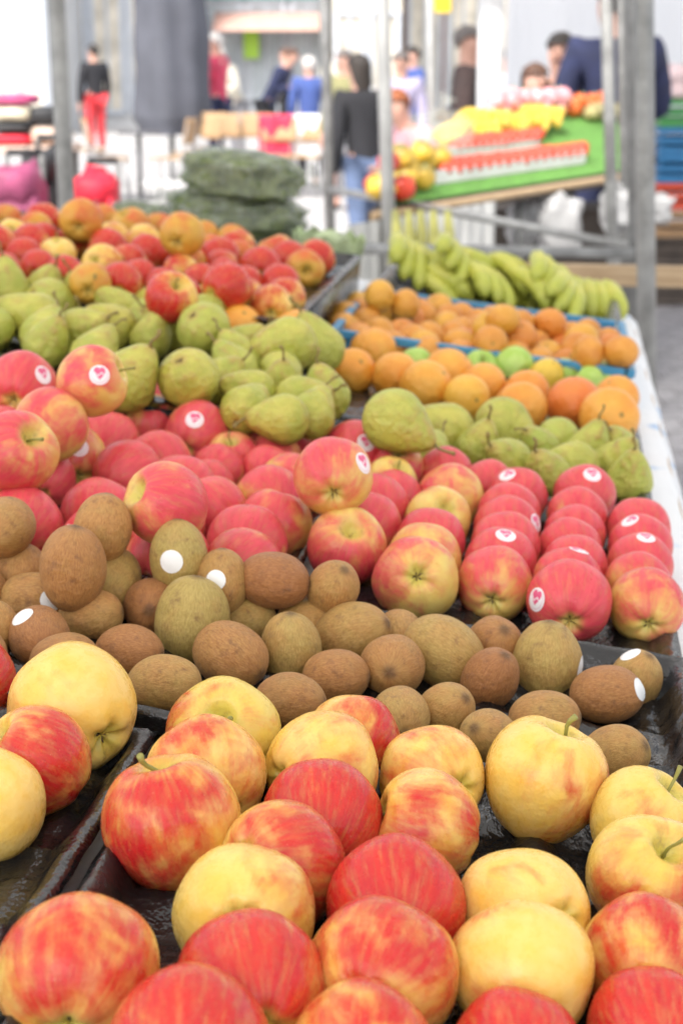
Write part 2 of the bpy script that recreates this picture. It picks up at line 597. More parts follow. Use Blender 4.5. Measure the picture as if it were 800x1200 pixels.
# ------------------------------------------------------------------ trays
ZONES = {  # s0, s1, l0, l1, lift, cup pitch, ridge height, rim height
    'front': (0.40, 0.905, 0.0, 0.338, 0.0, 0.078, 0.012, 0.030),
    'left': (0.42, 0.905, 0.344, 0.70, 0.0, 0.078, 0.012, 0.030),
    'kiwi': (0.918, 1.172, 0.0, 0.66, 0.0, 0.058, 0.010, 0.034),
    'pink_r': (1.186, 1.60, 0.0, 0.302, 0.0, 0.068, 0.010, 0.022),
    'pink_l': (1.186, 1.60, 0.314, 0.84, 0.0, 0.068, 0.010, 0.022),
    'pear_r': (1.612, 1.84, 0.0, 0.40, 0.0, 0.07, 0.008, 0.024),
    'pear_l': (1.612, 2.02, 0.41, 0.98, 0.045, 0.07, 0.008, 0.024),
    'orange': (1.852, 2.24, 0.0, 0.40, 0.0, 0.08, 0.008, 0.024),
    'back': (2.034, 2.78, 0.45, 1.16, 0.07, 0.07, 0.008, 0.024),
    'banana': (2.74, 3.14, 0.0, 0.43, 0.0, 0.09, 0.006, 0.045),
}
TRAY_LABEL = {
    'front': 'black moulded tray of large yellow red apples in front of the kiwis',
    'left': 'black moulded tray holding plain yellow apples beside the main apple tray',
    'kiwi': 'wide black moulded plastic tray of kiwis, half empty by the stall edge',
    'pink_r': 'shallow black tray of pink apples set in neat rows',
    'pink_l': 'black tray buried under the loose heap of pink apples',
    'pear_r': 'black tray of green pears between pink apple rows and oranges',
    'pear_l': 'raised black tray under the heap of large green pears',
    'orange': 'black tray of oranges and green apples by the stall edge',
    'back': 'raised black tray under the mixed red and russet apples',
    'banana': 'black tray under the row of green bananas',
}


def make_tray(key):
    s0, s1, l0, l1, lift, p, A, rim = ZONES[key]
    ds, dl = s1 - s0, l1 - l0
    res = 0.0055 if s0 < 1.0 else 0.011
    nu, nv = int(ds / res), int(dl / res)
    fl = 0.008

    def fn(u, v):
        x, y = u * ds, v * dl
        ex = min(x, ds - x)
        ey = min(y, dl - y)
        e = min(ex, ey)
        fx = ((x - 0.03) / p) % 1.0 - 0.5
        fy = ((y - 0.03) / p) % 1.0 - 0.5
        m = max(abs(fx), abs(fy)) * 2
        cr = noise.noise(Vector((x * 38, y * 38, s0 * 9))) + 0.6 * noise.noise(Vector((x * 90, y * 90, s0 * 5)))
        h = A * m ** 2.4 + 0.0025 * cr * (0.4 + m) + 0.003
        h = max(h, 0.0005)
        w = max(0.0, min(1.0, (e - fl) / 0.016))
        w = w * w * (3 - 2 * w)
        rr = rim + 0.0006 * math.sin((x + y) * 160) + 0.0006 * cr
        h = h * w + rr * (1 - w)
        if e < fl * 0.3:
            h -= 0.004
        return (x, y, h)

    b = MB().grid(fn, nu, nv)
    if lift > 0.02:                                     # stacking box below a raised tray
        z0, z1, t = -lift + 0.0005, rim - 0.012, 0.004
        for c, sz in (((ds / 2, 0.005, 0), (ds - 0.006, t, 0)), ((ds / 2, dl - 0.005, 0), (ds - 0.006, t, 0)), ((0.005, dl / 2, 0), (t, dl - 0.02, 0)), ((ds - 0.005, dl / 2, 0), (t, dl - 0.02, 0))):
            b.box((c[0], c[1], (z0 + z1) / 2), (sz[0], sz[1], z1 - z0))
    o = b.build('fruit_tray', M['tray'], None, True)
    if lift < 0.02:
        so = o.modifiers.new('thickness', 'SOLIDIFY')
        so.thickness = 0.0009
        so.offset = -1
    o.matrix_world = STM @ Matrix.Translation((s0, l0, lift))
    tag(o, TRAY_LABEL[key], 'tray', 'black fruit trays on the stall')
    return o


for key in ZONES:
    make_tray(key)

# blue slatted crate with the mandarins
BS0, BS1, BL0, BL1, BH = 2.262, 2.70, 0.0, 0.43, 0.05
bc = empty('blue_crate')
bc.matrix_world = STM @ Matrix.Translation((BS0, BL0, 0))
tag(bc, 'open blue plastic crate full of mandarins', 'crate')
ds, dl = BS1 - BS0, BL1 - BL0
MB().box((ds / 2, dl / 2, 0.003), (ds, dl, 0.004)).build('base', M['blue_plastic'], bc)
for (a, c) in (((0, 0), (ds, 0)), ((0, dl), (ds, dl)), ((0, 0), (0, dl)), ((ds, 0), (ds, dl))):
    a, c = Vector((*a, 0)), Vector((*c, 0))
    d = c - a
    horiz = abs(d.x) > abs(d.y)
    ln = d.length
    mid = (a + c) / 2
    inw = 0.004 if (a.x + c.x + a.y + c.y) < 0.6 else -0.004
    sh = Vector((0, inw, 0)) if horiz else Vector((inw, 0, 0))
    MB().box(mid + Vector((0, 0, BH - 0.006)) + sh, (ln, 0.012, 0.012) if horiz else (0.012, ln - 0.026, 0.012)).build('rim', M['blue_plastic'], bc, bevel=0.002)
    MB().box(mid + Vector((0, 0, 0.014)) + sh, (ln, 0.008, 0.018) if horiz else (0.008, ln - 0.026, 0.018)).build('side_band', M['blue_plastic'], bc)
    k = 7
    for i in range(k):
        q = a + d * ((i + 0.5) / k)
        MB().box(q + Vector((0, 0, 0.0305)) + sh, (0.014, 0.006, 0.015) if horiz else (0.006, 0.014, 0.015)).build('slat', M['blue_plastic'], bc)
ZONES['mand'] = (BS0, BS1, BL0, BL1, 0.006, 0.05, 0.0, BH)

# ================================================================== FRUIT MESHES (unit size, +Z towards the stem)
def lathe_fn(profile, lobes, nseg, nrow, seed, wob=0.02):
    vs, fs = [], []
    rnd = random.Random(seed)
    ph = rnd.uniform(0, 6.28)
    o3 = Vector((seed * 7.3, seed * 3.1, 0))
    for i in range(nrow + 1):
        t = i / nrow
        r, z = profile(t)
        for k in range(nseg):
            a = 2 * math.pi * k / nseg
            lob = 1 + lobes(t) * math.cos(5 * a + ph)
            x, y = r * lob * math.cos(a), r * lob * math.sin(a)
            p = Vector((x, y, z + lobes(t) * 0.35 * math.cos(5 * a + ph)))
            n = noise.noise(p * 1.7 + o3)
            sk = 1 + wob * n
            vs.append((p.x * sk * (1 + wob * 0.8 * math.cos(a + ph)), p.y * sk, p.z * sk + r * 0.08 * wob * 5 * math.cos(a + ph * 2)))
    for i in range(nrow):
        for k in range(nseg):
            fs.append((i * nseg + k, i * nseg + (k + 1) % nseg, (i + 1) * nseg + (k + 1) % nseg, (i + 1) * nseg + k))
    return vs, fs


def apple_mesh(seed, hi=True, tall=0.9, cone=0.12, wob=0.03):
    def prof(t):
        ph = math.pi * (1 - t)                            # bottom to top
        sn, cs = math.sin(ph), math.cos(ph)
        r = 0.5 * (max(sn, 1e-4) ** 0.92) * (1 + cone * 0.5 * (cs - 0.15) * (1 if cs < 0 else 0.5))
        z = 0.5 * tall * cs * (1 + 0.06 * sn)
        if cs > 0:
            z -= 0.19 * math.exp(-(r / 0.125) ** 2) - 0.012
        else:
            z += 0.115 * math.exp(-(r / 0.11) ** 2)
        return max(r, 0.003), z
    n, m = (44, 36) if hi else (24, 20)
    vs, fs = lathe_fn(prof, lambda t: 0.035 * max(0, (0.45 - t)) / 0.45 + 0.012, n, m, seed, wob)
    vs.append(tuple(sum(Vector(v)[i] for v in vs[:n]) / n for i in range(3)))
    vs.append(tuple(sum(Vector(v)[i] for v in vs[-n - 1:-1]) / n for i in range(3)))
    fs += [((k + 1) % n, k, len(vs) - 2) for k in range(n)]
    fs += [(m * n + k, m * n + (k + 1) % n, len(vs) - 1) for k in range(n)]
    return vs, fs


def ball_mesh(seed, tall, hi, nub=0.0, neck=None, wob=0.02, flat=0.0):
    def prof(t):
        ph = math.pi * (1 - t)
        sn, cs = math.sin(ph), math.cos(ph)
        if neck:
            z = 0.5 * cs if cs < 0 else 0.5 * cs * neck
            zz = max(z, 0) / (0.5 * neck)
            r = 0.5 * sn ** 0.95 if z < 0 else 0.5 * (1 - zz ** 2) ** 0.5 * (1 - 0.42 * zz ** 1.1 * (1 - 0.2 * zz)) if zz < 1 else 0.003
            if z < 0:
                z += 0.05 * math.exp(-(r / 0.08) ** 2)
            return max(r, 0.003), z
        r = 0.5 * sn ** 0.95
        z = 0.5 * tall * cs
        if nub:
            z += math.copysign(nub * math.exp(-(r / 0.07) ** 2), cs) - math.copysign(nub * 0.6 * math.exp(-(r / 0.03) ** 2), cs)
        if flat:
            z -= math.copysign(flat * math.exp(-(r / 0.09) ** 2), cs)
        return max(r, 0.003), z
    n, m = (40, 32) if hi else (24, 18)
    vs, fs = lathe_fn(prof, lambda t: 0.006, n, m, seed, wob)
    vs.append(tuple(sum(Vector(v)[i] for v in vs[:n]) / n for i in range(3)))
    vs.append(tuple(sum(Vector(v)[i] for v in vs[-n - 1:-1]) / n for i in range(3)))
    fs += [((k + 1) % n, k, len(vs) - 2) for k in range(n)]
    fs += [(m * n + k, m * n + (k + 1) % n, len(vs) - 1) for k in range(n)]
    return vs, fs


LIB = {}


def lib(kind, gens, mat):
    LIB[kind] = []
    for g in gens:
        vs, fs = g
        me = mesh_from(kind, vs, fs)
        me.materials.append(mat)
        LIB[kind].append((me, BVHTree.FromPolygons([Vector(v) for v in vs], fs)))


lib('jonagold', [apple_mesh(i, True, 0.89 + 0.03 * (i % 3), 0.14 + 0.05 * (i % 2), 0.05) for i in range(6)], M['jonagold'])
lib('pink', [apple_mesh(10 + i, True, 0.92 + 0.03 * (i % 3), 0.10, 0.035) for i in range(5)], M['pink'])
lib('mixed', [apple_mesh(20 + i, False, 0.9, 0.1, 0.03) for i in range(3)], M['jonagold'])
lib('russet', [apple_mesh(30 + i, False, 0.88, 0.05, 0.03) for i in range(3)], M['russet'])
lib('greenapple', [apple_mesh(40 + i, False, 0.9, 0.1, 0.03) for i in range(2)], M['greenapple'])
lib('kiwi', [ball_mesh(50 + i, 1.20 + 0.05 * (i % 3), True, 0.02, None, 0.045) for i in range(6)], M['kiwi'])
lib('pear', [ball_mesh(60 + i, 1, False, 0, 1.45 + 0.1 * (i % 3), 0.05) for i in range(4)], M['pear'])
lib('orange', [ball_mesh(70 + i, 0.97, False, 0, None, 0.02, 0.02) for i in range(3)], M['orange'])
lib('mandarin', [ball_mesh(80 + i, 0.86, False, 0, None, 0.03, 0.05) for i in range(3)], M['mandarin'])
lib('lemon', [ball_mesh(85, 1.2, False, 0.06, None, 0.03)], M['orange'])


def stem_mesh(ln, r, bend):
    b = MB()
    pts = [(bend * (i / 6) ** 2, bend * 0.3 * math.sin(i), ln * i / 6) for i in range(7)]
    b.tube(pts, [r * k for k in (1.25, 0.95, 0.85, 0.8, 0.85, 1.1, 1.35)], 8)
    return mesh_from('stem', b.v, b.f)


STEMS = [stem_mesh(0.37, 0.018, 0.05), stem_mesh(0.40, 0.016, -0.09), stem_mesh(0.33, 0.020, 0.09)]
PEARSTEMS = [stem_mesh(0.34, 0.026, 0.10), stem_mesh(0.30, 0.030, -0.12)]
for m_ in STEMS:
    m_.materials.append(M['greenstem'])
for m_ in PEARSTEMS:
    m_.materials.append(M['stem'])


def calyx_mesh():
    b = MB()
    for k in range(6):
        a = 2 * math.pi * k / 6 + random.uniform(-.25, .25)
        d = Vector((math.cos(a), math.sin(a), 0))
        l = random.uniform(0.045, 0.075)
        pts = [d * 0.01, d * (0.02 + l * 0.4) + Vector((0, 0, -0.02)), d * (0.02 + l) + Vector((0, 0, random.uniform(-0.055, -0.01)))]
        b.tube(pts, [0.014, 0.012, 0.003], 5)
    b.tube([(0, 0, 0.02), (0, 0, -0.012)], [0.03, 0.015], 8)
    return mesh_from('calyx', b.v, b.f)


CALYX = calyx_mesh()
CALYX.materials.append(M['calyx'])


def sticker_on(o, bvh, local_dir, r, mat, up=Vector((0, 0, 1)), asp=1.0):
    d = local_dir.normalized()
    a = (up - d * up.dot(d))
    if a.length < 0.05:
        a = d.orthogonal()
    a.normalize()
    c = d.cross(a)
    vs, uvs, fs = [], [], []
    nr, nk = 4, 18
    for i in range(nr + 1):
        for k in range(nk):
            rr = r * i / nr
            an = 2 * math.pi * k / nk
            p = d * 0.9 + a * rr * math.sin(an) + c * rr * asp * math.cos(an)
            hit, nrm, _, _ = bvh.ray_cast(p, -d)
            if hit is None:
                hit, nrm = d * 0.5, d
            vs.append(hit + d * 0.005)
            uvs.append((0.5 + 0.5 * (i / nr) * math.cos(an), 0.5 + 0.5 * (i / nr) * math.sin(an)))
    for i in range(nr):
        for k in range(nk):
            fs.append((i * nk + k, (i + 1) * nk + k, (i + 1) * nk + (k + 1) % nk, i * nk + (k + 1) % nk))
    me = mesh_from('sticker', vs, fs)
    uvl = me.uv_layers.new(name='UVMap')
    for lp in me.loops:
        uvl.data[lp.index].uv = uvs[lp.vertex_index]
    return obj('sticker', me, mat, o)


# ================================================================== FRUIT LISTS (photograph pixels: centre, width)
FR = []
NOM = {'jonagold': 0.0735, 'pink': 0.0675, 'kiwi': 0.0450, 'pear': 0.066, 'orange': 0.074, 'mandarin': 0.052, 'mixed': 0.066, 'russet': 0.068, 'greenapple': 0.062, 'lemon': 0.052}


def F(kind, zone, px, py, w, **k):
    FR.append(dict(kind=kind, zone=zone, px=px, py=py, w=w, **k))


# front tray: centre, width, stem direction, blush direction, blush amount, ground tint, label
for e in [
    (262, 866, 136, (0, .38, .8), (-.5, -.2, .6), .60, .55, 'red and yellow apple with its stem in a green hollow facing up'),
    (245, 916, 141, (-.3, .5, -.7), (.2, .8, .4), .42, 0, 'pale yellow apple with a pink patch on top, behind the streaky orange red apple'),
    (203, 972, 165, (-.2, .93, .12), (-.35, -.25, .9), .66, 0, 'streaky orange red apple with upright stem at the tray edge'),
    (378, 905, 140, (.75, .1, -.55), (.6, .6, .3), .34, 0, 'pale yellow apple with dark blossom end turned aside next to the red apple'),
    (414, 868, 113, (.3, .5, -.8), (.6, .4, .5), .52, 0, 'orange yellow apple touching the kiwis at the back of the tray'),
    (362, 985, 146, (0, .5, -.8), (0, .5, .8), 1.0, 0, 'crimson apple wedged behind a red and orange apple'),
    (338, 1012, 152, (.6, -.25, -.7), (.5, .4, .6), .68, .2, 'red and orange apple with greenish blossom end on its side'),
    (293, 1087, 170, (0, -.15, -1), (.8, .5, .2), .36, .25, 'golden apple with brown blossom end facing out'),
    (461, 1082, 167, (0, .3, -.9), (0, .5, .9), 1.05, 0, 'deep red apple without any yellow among golden apples'),
    (500, 977, 139, (-.95, .3, .12), (-.8, .2, .4), .55, 0, 'half red half yellow apple with long stem pointing sideways'),
    (508, 918, 126, (-.5, .1, -.8), (-.3, .8, .3), .40, 0, 'yellow apple with orange top between a half red apple and the kiwis'),
    (638, 920, 147, (.3, .9, .15), (.5, -.8, .3), .38, 0, 'large pale yellow apple with green stem and blush along its base'),
    (752, 968, 130, (.6, .75, .25), (.5, -.1, .8), .36, .3, 'greenish yellow apple with green stem beside the kiwi tray corner'),
    (757, 1037, 150, (.3, .72, .62), (.1, -.7, .7), .55, .2, 'yellow apple with deep stem hollow and red lower half'),
    (614, 1088, 156, (-.55, -.1, -.8), (-.7, .6, 0), .16, 0, 'plain yellow apple with small dark blossom end showing'),
    (611, 1157, 176, (0, .5, -.8), (-.85, .3, .3), .26, 0, 'smooth yellow apple with faint pink cheek'),
    (445, 1152, 181, (.3, .2, -.9), (-.2, .5, .8), .62, 0, 'apple with broad pink red streaks over yellow skin'),
    (280, 1162, 178, (-.2, .3, -.9), (0, .5, .8), .82, 0, 'mostly pink red apple beside the golden apple with brown blossom end'),
    (91, 1152, 193, (0, .55, -.8), (-.1, .55, .7), .60, .1, 'large yellow apple streaked pink with its blossom end at the bottom'),
    (757, 1142, 156, (.2, .4, -.9), (-.2, .6, .7), .58, 0, 'yellow apple splashed red below the deep hollowed apple'),
    (235, 1228, 192, (0, .3, -.9), (0, .6, .7), .72, 0, 'pink red apple partly cut off below the pink red streaky apples'),
    (427, 1238, 172, (0, .3, -.9), (.2, .5, .7), .50, 0, 'yellow orange apple partly cut off below the broadly streaked apple'),
    (606, 1226, 146, (0, .3, -.9), (0, .6, .7), .98, 0, 'red apple partly cut off under the smooth yellow apple'),
    (762, 1214, 142, (0, .3, -.9), (0, .6, .7), .92, 0, 'red apple partly cut off under the splashed yellow apple'),
]:
    F('jonagold', 'front', *e[:3], stem=e[3], blush=e[4], amt=e[5], tint=e[6], label=e[7], group='large apples in the front tray')
for e in [
    (77, 850, 159, (-.6, .4, -.5), (-.85, .4, .2), .22, 0, 'big plain yellow apple touching the kiwis in the side tray'),
    (45, 897, 134, (-.72, .58, .35), (.35, .3, .8), .62, 0, 'orange pink apple between two yellow apples in the side tray'),
    (0, 942, 132, (.2, .4, -.9), (-1, 0, 0), .05, 0, 'plain pale yellow apple below the orange pink apple in the side tray'),
    (-26, 792, 112, (0, .4, -.9), (.4, .3, .8), .92, 0, 'red apple peeping out beside the big yellow apple in the side tray'),
    (-70, 880, 130, (0, .4, -.9), (.4, .3, .8), .5, 0, 'apple of the side tray behind the plain pale yellow apple'),
    (-140, 960, 140, (0, .4, .9), (.4, .3, .8), .7, 0, 'apple at the outer side of the side tray'),
]:
    F('jonagold', 'left', *e[:3], stem=e[3], blush=e[4], amt=e[5], tint=e[6], label=e[7], group='apples in the side tray')

# kiwis: centre, w, h, long axis (right, up, towards), olive, dark, sticker offset
KW = [
    (22, 653, 66, 86, (.1, 1, .2), .1, .2, None), (5, 612, 68, 68, 0, .2, .1, None), (86, 639, 74, 92, (.1, 1, .25), .0, .25, None), (121, 622, 66, 72, (.2, 1, 0), .1, 0, None),
    (146, 671, 74, 69, (-.1, -.5, .85), .6, 0, None), (208, 653, 64, 76, (0, 1, .1), .85, 0, (-.15, -.1)), (40, 708, 78, 62, (1, -.1, .2), .15, .1, (.7, 0)), 
    (38, 752, 68, 68, (.3, -.4, .8), .0, .5, (-.5, .75)), (106, 730, 70, 58, (1, .2, .2), .25, .1, None), (173, 712, 67, 71, (0, -.05, 1), .0, .55, None), (227, 735, 82, 110, (.12, 1, .15), .95, 0, None),
    (151, 771, 74, 60, (1, 0, .3), .0, .45, None), (77, 782, 80, 66, (1, .1, .3), .1, .3, None), (-2, 745, 62, 62, 0, .2, 0, None), (193, 812, 86, 58, (1, 0, .1), .35, .0, None),
    (271, 775, 91, 74, (.8, -.45, .55), .05, .25, None), (341, 768, 70, 76, (0, 1, .3), .6, 0, None), (339, 832, 64, 58, (1, 0, .4), .2, .3, None), (297, 729, 64, 48, (1, .1, 0), .6, 0, None),
    (308, 688, 82, 64, (1, -.1, .2), .0, .6, None), (256, 686, 58, 62, (0, 1, 0), .3, .1, (-.2, .1)), (373, 707, 60, 58, (.3, .5, .6), .2, .1, None), (382, 729, 58, 52, (1, 0, .3), .3, 0, None),
    (409, 750, 80, 70, (.8, .3, .4), .4, .1, None), (394, 803, 60, 52, (1, 0, .3), .0, .3, None), (459, 788, 78, 73, (-.1, -.05, 1), .15, .2, None), (469, 730, 66, 50, (.1, -.4, .8), .3, 0, None),
    (519, 770, 92, 78, (.75, -.45, .4), .55, 0, None), (579, 743, 70, 67, (.2, .5, .7), .1, .3, None), (573, 804, 66, 64, (.3, .6, .5), .0, .55, None),
    (639, 782, 76, 90, (.05, 1, .2), .7, 0, (.95, -.2)), (710, 821, 76, 65, (1, .1, .3), .0, .4, (.88, .2)), (743, 806, 62, 60, (.3, .7, .4), .4, 0, (-.2, .93)), (637, 850, 76, 68, (1, .1, .3), .25, .1, None),
    (720, 893, 72, 66, (.6, .3, .5), .3, 0, None), (573, 875, 58, 58, 0, .35, 0, None), (520, 840, 66, 64, (.5, .4, .6), .3, 0, None), (470, 848, 66, 62, (.1, -.35, .9), .35, 0, None),
    (232, 702, 60, 58, 0, .2, .2, None), (-20, 700, 60, 60, 0, .2, .3, None), (-25, 780, 66, 62, 0, .2, .2, None),
    (-50, 650, 60, 66, (.2, 1, 0), .2, .2, None),
]
for px, py, w, h, ax, ol, dk, stk in KW:
    zone = 'kiwi'
    F('kiwi', zone, px, py, w, h=h, stem=ax if ax else (random.uniform(-.6, .6), random.uniform(-.6, .6), 1), blush=(0, 1, 0), amt=ol, tint=dk, sticker=stk, heap=(py < 690 and px < 345))

# pink apples heaped on the left: centre, width, stem, amount, sticker
PL = [
    (18, 517, 98, (.55, .4, .7), .85, None), (112, 527, 91, (.1, .6, -.7), .98, None), (190, 546, 101, (-.72, .35, .6), .72, None), (24, 602, 97, (0, .5, -.8), 1.0, None), (60, 492, 88, (.5, .5, -.5), .62, None),
    (124, 500, 78, (.2, .6, -.7), .88, None), (210, 514, 88, (.2, .5, -.8), .98, None), (25, 424, 82, (.1, .5, -.8), .9, (.75, .3)), (-2, 449, 84, (0, .5, -.8), .9, (-.1, .6)), (105, 441, 84, (.75, .3, .1), .55, (.35, .1)),
    (80, 472, 86, (-.3, .5, -.7), .62, (.35, .35)), (183, 453, 72, (0, .72, .6), .7, None), (170, 468, 72, (-.3, .7, .2), .88, (.75, .4)), (150, 480, 62, (.2, .6, -.6), .7, None), (246, 496, 76, (.3, .5, -.6), .85, (0, .4)),
    (298, 507, 50, (.3, .5, .5), .85, None), (272, 545, 50, (0, .6, .5), .8, None), (255, 563, 48, (.3, .5, -.6), .85, None), (243, 580, 50, (0, .5, -.6), .9, None), (118, 597, 95, (-.3, .5, -.7), .92, (-.85, .25)),
    (195, 641, 100, (.3, .5, -.7), .75, None), (288, 627, 95, (.2, .5, -.8), .95, None), (318, 593, 86, (-.2, .5, -.8), .72, (.42, -.05)), (320, 542, 58, (.3, .7, .5), .8, None), (312, 558, 64, (.2, .5, -.6), .9, None),
    (55, 570, 66, (0, .5, -.8), 1.0, None), (390, 554, 94, (0, .5, -.8), .66, (.78, .35)), (410, 527, 74, (.2, .5, -.7), .95, (.35, .3)), (283, 525, 48, (0, .5, .5), .75, None), (-40, 560, 90, (0, .5, -.8), .9, None),
    (-60, 480, 80, (0, .5, -.8), .9, None), (345, 520, 56, (-.2, .6, .6), .9, None), (365, 505, 50, (.2, .6, -.6), .8, None),
]
for px, py, w, st, am, stk in PL:
    F('pink', 'pink_l' if px < 372 else 'pink_r', px, py, w, stem=st, blush=(random.uniform(-.4, .4), random.uniform(0, .6), .8), amt=am, tint=.1, sticker=stk, heap=True)

# pink apples in rows: centre, width, stem, amount, sticker
PR = [
    (405, 646, 94, (.15, .55, .8), .75, None), (487, 681, 102, (.0, -.1, -1), .62, None), (580, 685, 88, (.15, .45, -.85), .66, None), (666, 705, 100, (.1, .5, -.85), 1.0, (-.85, .1)), (757, 716, 90, (.1, .5, -.85), .62, None),
    (428, 622, 86, (.1, .5, -.8), .9, None), (497, 660, 88, (0, .5, -.8), .4, None), (586, 665, 86, (.1, .5, -.8), .98, (.1, .85)), (667, 688, 86, (.1, .5, -.8), .98, (.3, .95)), (747, 692, 80, (0, .5, -.8), .7, None),
    (503, 643, 84, (0, .5, -.8), .95, None), (591, 645, 82, (0, .5, -.8), .98, None), (669, 671, 79, (0, .5, -.8), .95, None), (749, 668, 79, (0, .5, -.8), .9, (.1, .88)),
    (512, 614, 78, (.25, .4, .8), .38, None), (593, 627, 80, (0, .5, -.8), .98, (.85, .2)), (669, 653, 77, (0, .5, -.8), .98, None), (750, 646, 77, (0, .5, -.8), .92, (-.4, .85)),
    (440, 599, 80, (0, .5, -.8), .92, None), (596, 608, 74, (0, .5, -.8), .9, None), (672, 634, 74, (0, .5, -.8), .95, None), (748, 625, 75, (0, .5, -.8), .92, None),
    (528, 587, 77, (0, .5, -.7), .55, None), (602, 585, 71, (0, .5, -.8), 1.0, (-.4, .75)), (676, 611, 72, (0, .5, -.8), .85, None), (684, 582, 74, (0, .5, -.8), 1.0, (.15, .68)),
    (466, 551, 58, (0, .6, .5), .88, None), (456, 573, 56, (.4, .55, .6), .45, None), (537, 557, 64, (0, .5, -.8), .92, None), (462, 588, 66, (0, .5, -.8), .85, None), (560, 570, 56, (0, .5, -.8), .9, None),
]
for px, py, w, st, am, stk in PR:
    F('pink', 'pink_r', px, py, w, stem=st, blush=(random.uniform(-.4, .4), random.uniform(0, .6), .8), amt=am, tint=.1, sticker=stk)

# pears: centre, width, stem, tint
PE = [
    (35, 376, 66, (-.85, .35, .2), .2), (0, 388, 52, (-.6, .5, .2), .5), (22, 345, 56, (-.05, .95, .3), .5), (78, 350, 58, (.6, -.3, -.6), .5), (95, 391, 58, (.75, .3, .5), .2), (133, 363, 52, (-.5, .5, .4), .5),
    (172, 378, 52, (0, -.3, -.8), .7), (145, 404, 76, (.5, .6, .3), .4), (221, 421, 74, (.2, -.5, -.7), .1), (252, 390, 64, (.3, -.4, -.7), .6), (233, 374, 60, (.5, .5, -.4), .6), (325, 410, 68, (-.85, -.1, .3), .3),
    (389, 413, 64, (-.4, .8, .1), .5), (279, 438, 52, (-.5, .7, .1), .6), (333, 444, 46, (.3, -.3, .8), .3), (305, 470, 54, (-.85, .3, .3), .2), (375, 479, 62, (.7, .2, .3), .2), (358, 501, 60, (-.85, 0, .3), .3),
    (296, 492, 54, (.3, .5, -.6), .3), (425, 478, 50, (-.2, .8, .3), .4), (400, 500, 50, (.3, .7, -.3), .3), (55, 408, 54, (.3, .5, .3), .4), (180, 400, 50, (.2, .6, .3), .4), (255, 455, 50, (.6, .5, .2), .3),
    (-40, 370, 60, (.3, .6, .2), .4), (345, 470, 46, (.1, .6, .5), .3), (110, 420, 56, (.3, .6, -.3), .3), (58, 345, 54, (.3, .6, .3), .3), (108, 350, 52, (-.3, .6, .3), .6), (190, 360, 52, (.5, .5, .2), .4), (205, 392, 56, (-.5, .4, .2), .3), (62, 395, 58, (.2, .6, -.3), .4), (122, 388, 58, (-.5, .3, .4), .2), (268, 412, 54, (.5, .4, .2), .4), (300, 430, 50, (-.4, .6, .2), .5), (-30, 350, 58, (.2, .7, .2), .4),
]
for px, py, w, st, tn in PE:
    F('pear', 'pear_l', px, py, w, stem=st, blush=(0, 0, 1), amt=0, tint=tn, heap=True)
for px, py, w, st, tn in [
    (462, 476, 78, (.8, -.5, .3), .5), (520, 509, 70, (-.9, .3, .25), .1), (464, 512, 46, (.85, .1, .3), .2), (590, 500, 70, (.7, -.6, .25), .2), (595, 545, 60, (-.4, .3, .6), .3), (655, 516, 54, (-.6, -.3, .5), .9),
    (629, 536, 44, (-.3, .4, .6), .9), (672, 549, 60, (-.9, .1, .3), .3), (715, 526, 54, (-.2, .4, .6), .4), (720, 550, 52, (.3, .5, .5), .3), (736, 572, 46, (0, .6, .5), .6), (637, 564, 48, (-.3, .5, .5), .4),
    (500, 541, 46, (.3, .5, -.5), .5), (560, 536, 46, (.2, .6, .3), .3), (690, 535, 46, (.2, .6, .3), .6)]:
    F('pear', 'pear_r', px, py, w, stem=st, blush=(0, 0, 1), amt=0, tint=tn)

# oranges and green apples
for px, py, w, am, tn, k in [
    (283, 384, 48, .0, .0, 'orange'), (352, 390, 50, 0, .0, 'orange'), (437, 414, 56, 0, 0, 'orange'), (462, 444, 58, .1, 0, 'orange'), (500, 456, 62, 0, .1, 'orange'), (527, 441, 60, 0, .1, 'orange'), (545, 470, 54, 0, .4, 'orange'),
    (564, 457, 48, .1, 0, 'orange'), (610, 481, 62, .15, 0, 'orange'), (617, 464, 56, .35, 0, 'orange'), (672, 477, 66, .9, 0, 'orange'), (713, 493, 72, .1, 0, 'orange'), (722, 470, 50, .1, 0, 'orange'), (636, 444, 42, 0, 1, 'lemon'),
    (565, 416, 42, 0, 0, 'greenapple'), (605, 431, 50, 0, 0, 'greenapple'), (710, 443, 44, 0, 0, 'greenapple'), (487, 434, 34, 0, 0, 'greenapple'), (662, 440, 38, 0, 0, 'greenapple'), (563, 434, 38, 0, 0, 'greenapple'),
    (415, 440, 50, 0, 0, 'orange'), (690, 450, 40, 0, 0, 'greenapple')]:
    st = (.25, .05, .9) if (px, py) == (713, 493) else (random.uniform(-.6, .6), random.uniform(.1, .8), random.uniform(-.6, .8))
    F(k, 'orange' if px > 360 else 'pear_l', px, py, w, stem=st, blush=(0, .3, 1), amt=am, tint=tn, heap=px < 360)

